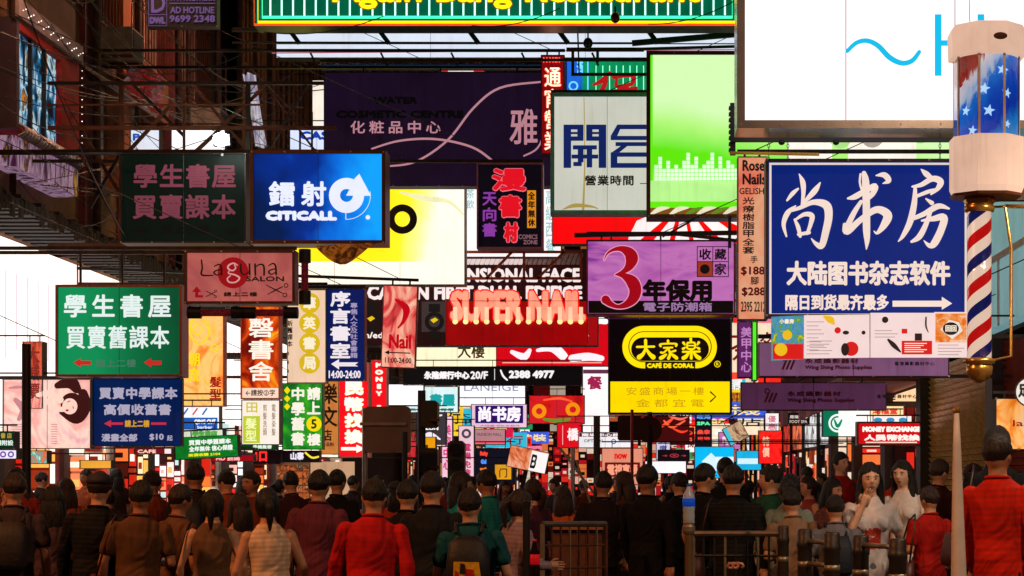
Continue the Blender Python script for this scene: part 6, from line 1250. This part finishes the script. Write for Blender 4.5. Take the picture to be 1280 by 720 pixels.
def person(x, d, k, rz, h, top, bot, label, skin=0, hair=0, extra=None):
    h = (h-.05+.05*math.sin(x*1.7+d))*(.965 if x < 470 and d < 16 else 1); sc_ = h/1.70; px = P(x, 0, d).x; zg = .13 if (px > 2.0 or px < -6.2) else 0.
    r = empty('person', (px, d, zg), label, 'person', None, R(rz)); r.scale = (sc_, sc_, sc_); V = BODY[k]
    r.rotation_euler = (R(2.5*math.sin(x*.9)), R(2.5*math.sin(x*.37+d)), R(rz+(26 if d < 16 else 62)*math.sin(x*2.3+d)*(0 if extra in ('print', 'pack') else 1)))
    def part(nm, me, m_, par=None):
        o = bpy.data.objects.new(nm, me); col.objects.link(o); o.parent = par or r
        o.material_slots[0].link = 'OBJECT'; o.material_slots[0].material = m_; return o
    for me in V.values():
        if hasattr(me, 'materials') and not len(me.materials): me.materials.append(BLACK)
    b = part('body', V['body'], SK[skin]); part('eyes', V['eyes'], EW, b); part('eyebrows', V['brows_and_irises'], IR, b); part('lips', V['lips'], LP, b)
    tm = cloth(top, extra == 'print'); part('dress_top' if V['dress'] == 'dress' else 'shirt', V['shirt'], tm); part({'trousers': 'trousers', 'shorts': 'shorts', 'dress': 'dress_skirt', 'skirt': 'skirt'}[V['dress']], V['bottom'], cloth(bot)); part('hair', V['hair'], HR[hair]); part('shoes', V['shoes'], mat('181414', .5))
    def own(mb, nm, m_, smooth=True):
        me = mb.build(nm, m_, mesh_only=True, smooth=smooth); o = bpy.data.objects.new(nm, me); col.objects.link(o); o.parent = r; return o
    if extra == 'pack':
        q = own(MB().loft([(0, .20, .92, .13, .07), (0, .215, .96, .155, .09), (0, .22, 1.2, .155, .095), (0, .205, 1.34, .13, .075), (0, .19, 1.38, .07, .04)], 20, 3.2), 'backpack', mat('0b0a0c', .6, 0, .3, 8, .3)); q['label'] = 'black backpack'
        own(MB().tube([(-.09, .13, 1.40), (-.10, .02, 1.465), (-.11, -.11, 1.36), (-.12, -.12, 1.15), (-.12, .10, 1.0)], .014, 6).tube([(.09, .13, 1.40), (.10, .02, 1.465), (.11, -.11, 1.36), (.12, -.12, 1.15), (.12, .10, 1.0)], .014, 6), 'strap', mat('141214', .7))
    if V['dress'] in ('trousers', 'shorts') and k in (0, 1, 4, 7): own(MB().tube([(.070*math.cos(a)*(1+.1*abs(math.sin(a))), .006+.064*math.sin(a), 1.452+.012*math.sin(a)) for a in [2*math.pi*j/16 for j in range(16)]], .010, 6, True), 'collar', cloth(top))
    if not extra and (int(x)*5+k) % 9 == 1: extra = 'bag'
    if not extra and (int(x)*3+k) % 10 == 4: own(MB().loft([(0, .17, .98, .11, .05), (0, .18, 1.02, .13, .07), (0, .185, 1.22, .13, .07), (0, .17, 1.34, .10, .05)], 20, 3.2), 'backpack', mat(['3a1814', '14202c', '241c18'][int(x) % 3], .7, 0, .3, 8, .3)); own(MB().tube([(-.08, .12, 1.34), (-.095, .02, 1.455), (-.11, -.11, 1.33), (-.12, -.12, 1.15), (-.12, .10, 1.0)], .014, 6).tube([(.08, .12, 1.34), (.095, .02, 1.455), (.11, -.11, 1.33), (.12, -.12, 1.15), (.12, .10, 1.0)], .014, 6), 'strap', mat('141214', .7))
    if (int(x)*7) % 11 == 3 and not extra:
        hc = Vector((0, -.006, 1.585)); cp_ = MB().loft([(0, -.004, 1.628, .094, .113), (0, -.002, 1.66, .090, .106), (0, 0, 1.695, .068, .078), (0, 0, 1.712, .02, .03)], 24); cp_.add([(-.07, -.10, 1.634), (.07, -.10, 1.634), (.055, -.175, 1.622), (-.055, -.175, 1.622), (-.07, -.10, 1.628), (.07, -.10, 1.628), (.055, -.175, 1.616), (-.055, -.175, 1.616)], [(0, 1, 2, 3), (7, 6, 5, 4), (0, 3, 7, 4), (1, 5, 6, 2), (3, 2, 6, 7), (0, 4, 5, 1)]); own(cp_, 'cap', mat('201c28', .8))
    if extra == 'bag': own(MB().loft([(.30, 0, .78, .06, .14), (.30, 0, .82, .075, .16), (.29, 0, 1.0, .05, .14)], 16, 3), 'shoulder_bag', mat('4a2018', .5)); own(MB().tube([(.29, .1, 1.0), (.2, .05, 1.40), (.17, 0, 1.45), (.2, -.06, 1.38), (.29, -.1, 1.0)], .009, 6), 'bag_strap', mat('301410', .5))
    if extra == 'vest': own(MB().loft([(0, .012, .84, .205, .15), (0, .01, 1.05, .19, .14), (0, .01, 1.25, .2, .15), (0, .012, 1.40, .19, .12)], 24, 2.4), 'open_vest', mat('14100f', .8))
    return r
B_, Fc, Ls, Rs = 180, 0, 90, -90
#  x, d, variant, facing, height, top, bottom, label
PPL = [
 # near row
 (8, 13.6, 0, 175, 1.60, '3a2c30', '181418', 'person in dark grey shirt seen from behind at left edge'),
 (62, 14.2, 2, 190, 1.54, '4a3038', '1c1a20', 'long haired person in dull mauve top by left lamp post'),
 (112, 13.2, 1, 170, 1.62, '0c0a0e', '0c0c10', 'person in black long sleeves below the navy banner'),
 (165, 13.0, 4, 185, 1.64, '5a3a22', '2a1c14', 'person in brown shirt, back turned, below navy banner'),
 (212, 13.8, 0, 165, 1.58, '6a4630', '241a18', 'person in tan brown shirt left of the cream shirted one'),
 (262, 13.4, 5, 180, 1.52, '6e5038', '5a4030', 'person with ponytail in brown dress under green banner'),
 (300, 14.8, 2, 200, 1.50, 'b08058', '3a2a22', 'long haired person in sandy top turned away'),
 (345, 12.6, 5, 172, 1.50, 'e8c8a8', 'e8c8a8', 'person in cream dress with ponytail below fiery sign'),
 (395, 14.6, 4, 185, 1.62, '6a2a3c', '1c1418', 'person in plum shirt before the pale hoarding'),
 (455, 12.0, 1, 180, 1.60, 'c80c10', '301010', 'person in vivid red long sleeved top, back turned', ),
 (505, 14.0, 0, 160, 1.58, '140e10', '141214', 'person in black shirt right of the red one'),
 (548, 13.2, 7, 195, 1.56, '1a1c20', '101014', 'person in near black shirt beside the backpack wearer'),
 (598, 12.2, 0, 178, 1.54, '0f4a50', '14161a', 'person in dark teal shirt wearing a black backpack', 'pack'),
 (638, 13.8, 6, 150, 1.52, '9a8088', '4a4048', 'person in pale mauve sleeves behind the short post'),
 # right near
 (815, 15.6, 1, 175, 1.66, '0c0a0c', '0a0a0c', 'person in black standing left of the water bottle'),
 (880, 16.4, 0, 185, 1.72, '0a0a0a', '0c0a0a', 'tall person in black right behind the water bottle'),
 (918, 15.2, 1, 170, 1.70, '10100e', '0c0c0c', 'tall person in black long sleeves above dark railing'),
 (955, 16.8, 4, 200, 1.64, '1a4a34', '141414', 'person in bottle green shirt above the railing panel'),
 (985, 15.8, 6, 150, 1.58, '7a8a80', '504840', 'person in pale sage sleeves above the slim bollard'),
 (1028, 17.4, 2, 20, 1.58, '9a5040', '30282c', 'long haired person in rust top facing camera'),
 (1090, 15.0, 3, 5, 1.62, 'd8ccc8', '6a6c78', 'long haired girl in white top raising hand to face', 'print'),
 (1140, 15.8, 2, -8, 1.58, 'd0ccca', '3a3a44', 'long haired girl in plain white top facing camera, right of the other'),
 (1000, 14.9, 7, 165, 1.50, '8a7058', '3a3028', 'person in khaki shirt, back turned, near the bollards'),
 (1048, 14.7, 0, 185, 1.46, '6c6c74', '38383c', 'short person in slate grey shirt behind second bollard'),
 (1262, 11.4, 1, 172, 1.62, 'e02408', '401008', 'person in orange red top at right frame edge'),
 (1246, 13.5, 0, 168, 1.72, '0c0a0c', '0c0a0c', 'tall person in black shirt left of the orange red one', 'bag'),
 # middle row
 (30, 19, 3, 10, 1.62, '8a2420', '201818', 'dark haired person in crimson shirt facing camera at left'),
 (88, 20, 2, 175, 1.56, '9a4c30', '282020', 'long haired person in copper top under pink poster'),
 (140, 18.5, 6, 185, 1.55, '481a14', '241412', 'person with ponytail in maroon sleeves in left crowd'),
 (186, 19.4, 7, 190, 1.60, '8a3414', '241812', 'person in burnt orange shirt behind the brown shirt'),
 (238, 18.2, 0, 170, 1.64, '281a18', '181414', 'person in dark umber shirt under the sagging banner'),
 (282, 19.8, 4, 200, 1.62, 'a84c18', '1c1410', 'person in bright orange shirt under the sagging banner'),
 (322, 18.6, 1, 20, 1.60, '703018', '201612', 'person in brick brown sleeves facing camera'),
 (372, 20.4, 0, 175, 1.66, '3a1c20', '181416', 'person in oxblood shirt before the phone board'),
 (425, 18.8, 7, 185, 1.64, '0c0a0c', '141214', 'person in black shirt below currency exchange sign'),
 (486, 19.6, 2, 190, 1.56, 'b83c20', '241a18', 'long haired person in tomato red top by signal pole'),
 (532, 18.4, 4, 165, 1.58, 'a85828', '2c2020', 'person in ochre shirt below the amber sign'),
 (568, 16.5, 2, 120, 1.56, '129098', '202428', 'long haired person in bright teal top turned sideways'),
 (616, 17.2, 4, 170, 1.60, '1a8080', '1c1c20', 'person in sea green shirt behind the backpack wearer'),
 (668, 18, 6, 185, 1.58, '542438', '241820', 'person with ponytail in wine sleeves over the short post'),
 (705, 18.6, 2, 170, 1.54, 'c85c28', '201614', 'long haired person in glowing orange top above crate'),
 (745, 17.6, 0, 195, 1.58, '1c1012', '141012', 'person in dark brown shirt above rusty railing'),
 (782, 18.8, 3, 185, 1.64, '501c14', '181012', 'long haired person in russet top under the kiosk sign'),
 (845, 19.4, 7, 175, 1.66, '101012', '101012', 'person in charcoal shirt under the dim red arrows'),
 (905, 20.2, 1, 190, 1.74, '14181c', '101012', 'tall person in midnight sleeves before cyan lightbox'),
 (962, 21, 0, 15, 1.66, '2c6450', '181818', 'person in sea green tee facing camera, middle right'),
 (1012, 20.4, 5, -10, 1.56, '984038', '602420', 'person in coral sleeveless dress facing camera'),
 (1060, 21.4, 4, 8, 1.66, 'a81c14', '241818', 'person in scarlet shirt behind the girl in white'),
 (1118, 20.6, 1, 0, 1.62, 'c83018', '1c1414', 'person in flame red sleeves between the two girls'),
 (1172, 17.6, 0, 185, 1.62, '301410', '181012', 'person in dark chestnut shirt before lit shutter'),
 (1215, 18.4, 7, 170, 1.60, '60280c', '1c1210', 'person in rust brown shirt right of the pale post'),
 (1158, 14.6, 7, 182, 1.40, 'a01008', '301010', 'short person in deep red shirt beside rightmost bollard'),
]
far = [(x, d, c) for x, d, c in ((15, 25, '6a3020'), (50, 27, '302020'), (105, 26, 'a05030'), (150, 28, '402428'), (200, 25.5, '8a3a20'), (250, 27.5, '201418'), (300, 26.5, '703020'), (345, 29, '3a2428'), (400, 27, '984020'), (445, 30, '281818'), (480, 28, 'b04830'), (520, 29, '402028'), (555, 27, '803020'), (590, 30, '203040'), (630, 28, '602838'), (660, 31, 'a04028'), (700, 29, '281818'), (735, 32, '783020'), (770, 30, '301c1c'), (808, 33, '8a4030'), (838, 29, '181418'), (870, 34, '482028'), (898, 31, '203038'), (935, 29, '684030'), (970, 33, '983830'), (1005, 28, '402830'), (1035, 30, '803828'))]
CN = {'6a3020': 'sienna', '302020': 'dark cocoa', 'a05030': 'apricot brown', '402428': 'dull wine', '8a3a20': 'terracotta', '201418': 'inky', '703020': 'cinnamon', '3a2428': 'dusky plum', '984020': 'pumpkin', '281818': 'blackish brown', 'b04830': 'salmon red', '402028': 'mulberry', '803020': 'mahogany', '203040': 'navy', '602838': 'raspberry', 'a04028': 'paprika', '783020': 'hazel', '301c1c': 'espresso', '8a4030': 'clay', '181418': 'jet black', '482028': 'aubergine', '203038': 'petrol blue', '684030': 'walnut', '983830': 'faded red', '402830': 'dusty purple', '803828': 'auburn'}
UND = [(0, 'at the far left edge'), (45, 'under the pink poster'), (120, 'under the navy banner'), (225, 'under the green banner'), (300, 'under the fiery sign'), (355, 'under the green vertical sign'), (420, 'under the red currency sign'), (470, 'beside the grey road sign'), (515, 'beside the amber sign'), (575, 'under the navy neon board'), (645, 'under the tilted banner'), (690, 'under the red square sign'), (750, 'under the salmon kiosk sign'), (806, 'under the black arrows sign'), (868, 'under the cyan lightbox'), (920, 'under the tilted phone sign'), (960, 'under the clinic sign'), (1025, 'under the coffee sign')]
random.seed(4)
for p in PPL:
    r_ = person(*p[:8], skin=3 if 'girl' in p[7] else random.randrange(3), hair=random.randrange(3), extra=p[8] if len(p) > 8 else None)
for i, (x, d, c) in enumerate(far):
    k = (i*3+1) % 8; dr = [180, 170, 0, 190, 10, 165][i % 6]
    und = [u for a_, u in UND if x >= a_][-1]; hs = {0: 'short haired', 1: 'short haired', 2: 'long haired', 3: 'long haired', 4: 'short haired', 5: 'ponytailed', 6: 'ponytailed', 7: 'short haired'}[k]
    person(x, d, k, dr, 1.56+.03*((i*5) % 5), c, '1c1616', f'distant {hs} person in {CN[c]} top {und}', skin=i % 3, hair=i % 3)
# print on the backpack (flat print, its place on the pack)
for o in bpy.data.objects:
    if o.get('label') == 'black backpack':
        r = o.parent
        for nm, c, x0, x1, z0, z1, y in (('pack_patch', 'e0a818', -.10, .10, 1.06, 1.21, .322), ('patch_print', 'b81c10', -.06, .02, 1.07, 1.16, .326), ('patch_print', '1a0c08', .0, .05, 1.12, 1.20, .326), ('patch_print', 'd82018', .05, .09, 1.07, 1.15, .326), ('pack_badge', 'c8402c', -.08, .07, .985, 1.01, .318)):
            me = MB().prism([(x0, z0), (x1, z0+.008), (x1-.01, z1), (x0+.012, z1-.01)], .30, y).build(nm, mat(c, .6, 0, .3, 30), mesh_only=True); q = bpy.data.objects.new(nm, me); col.objects.link(q); q.parent = o
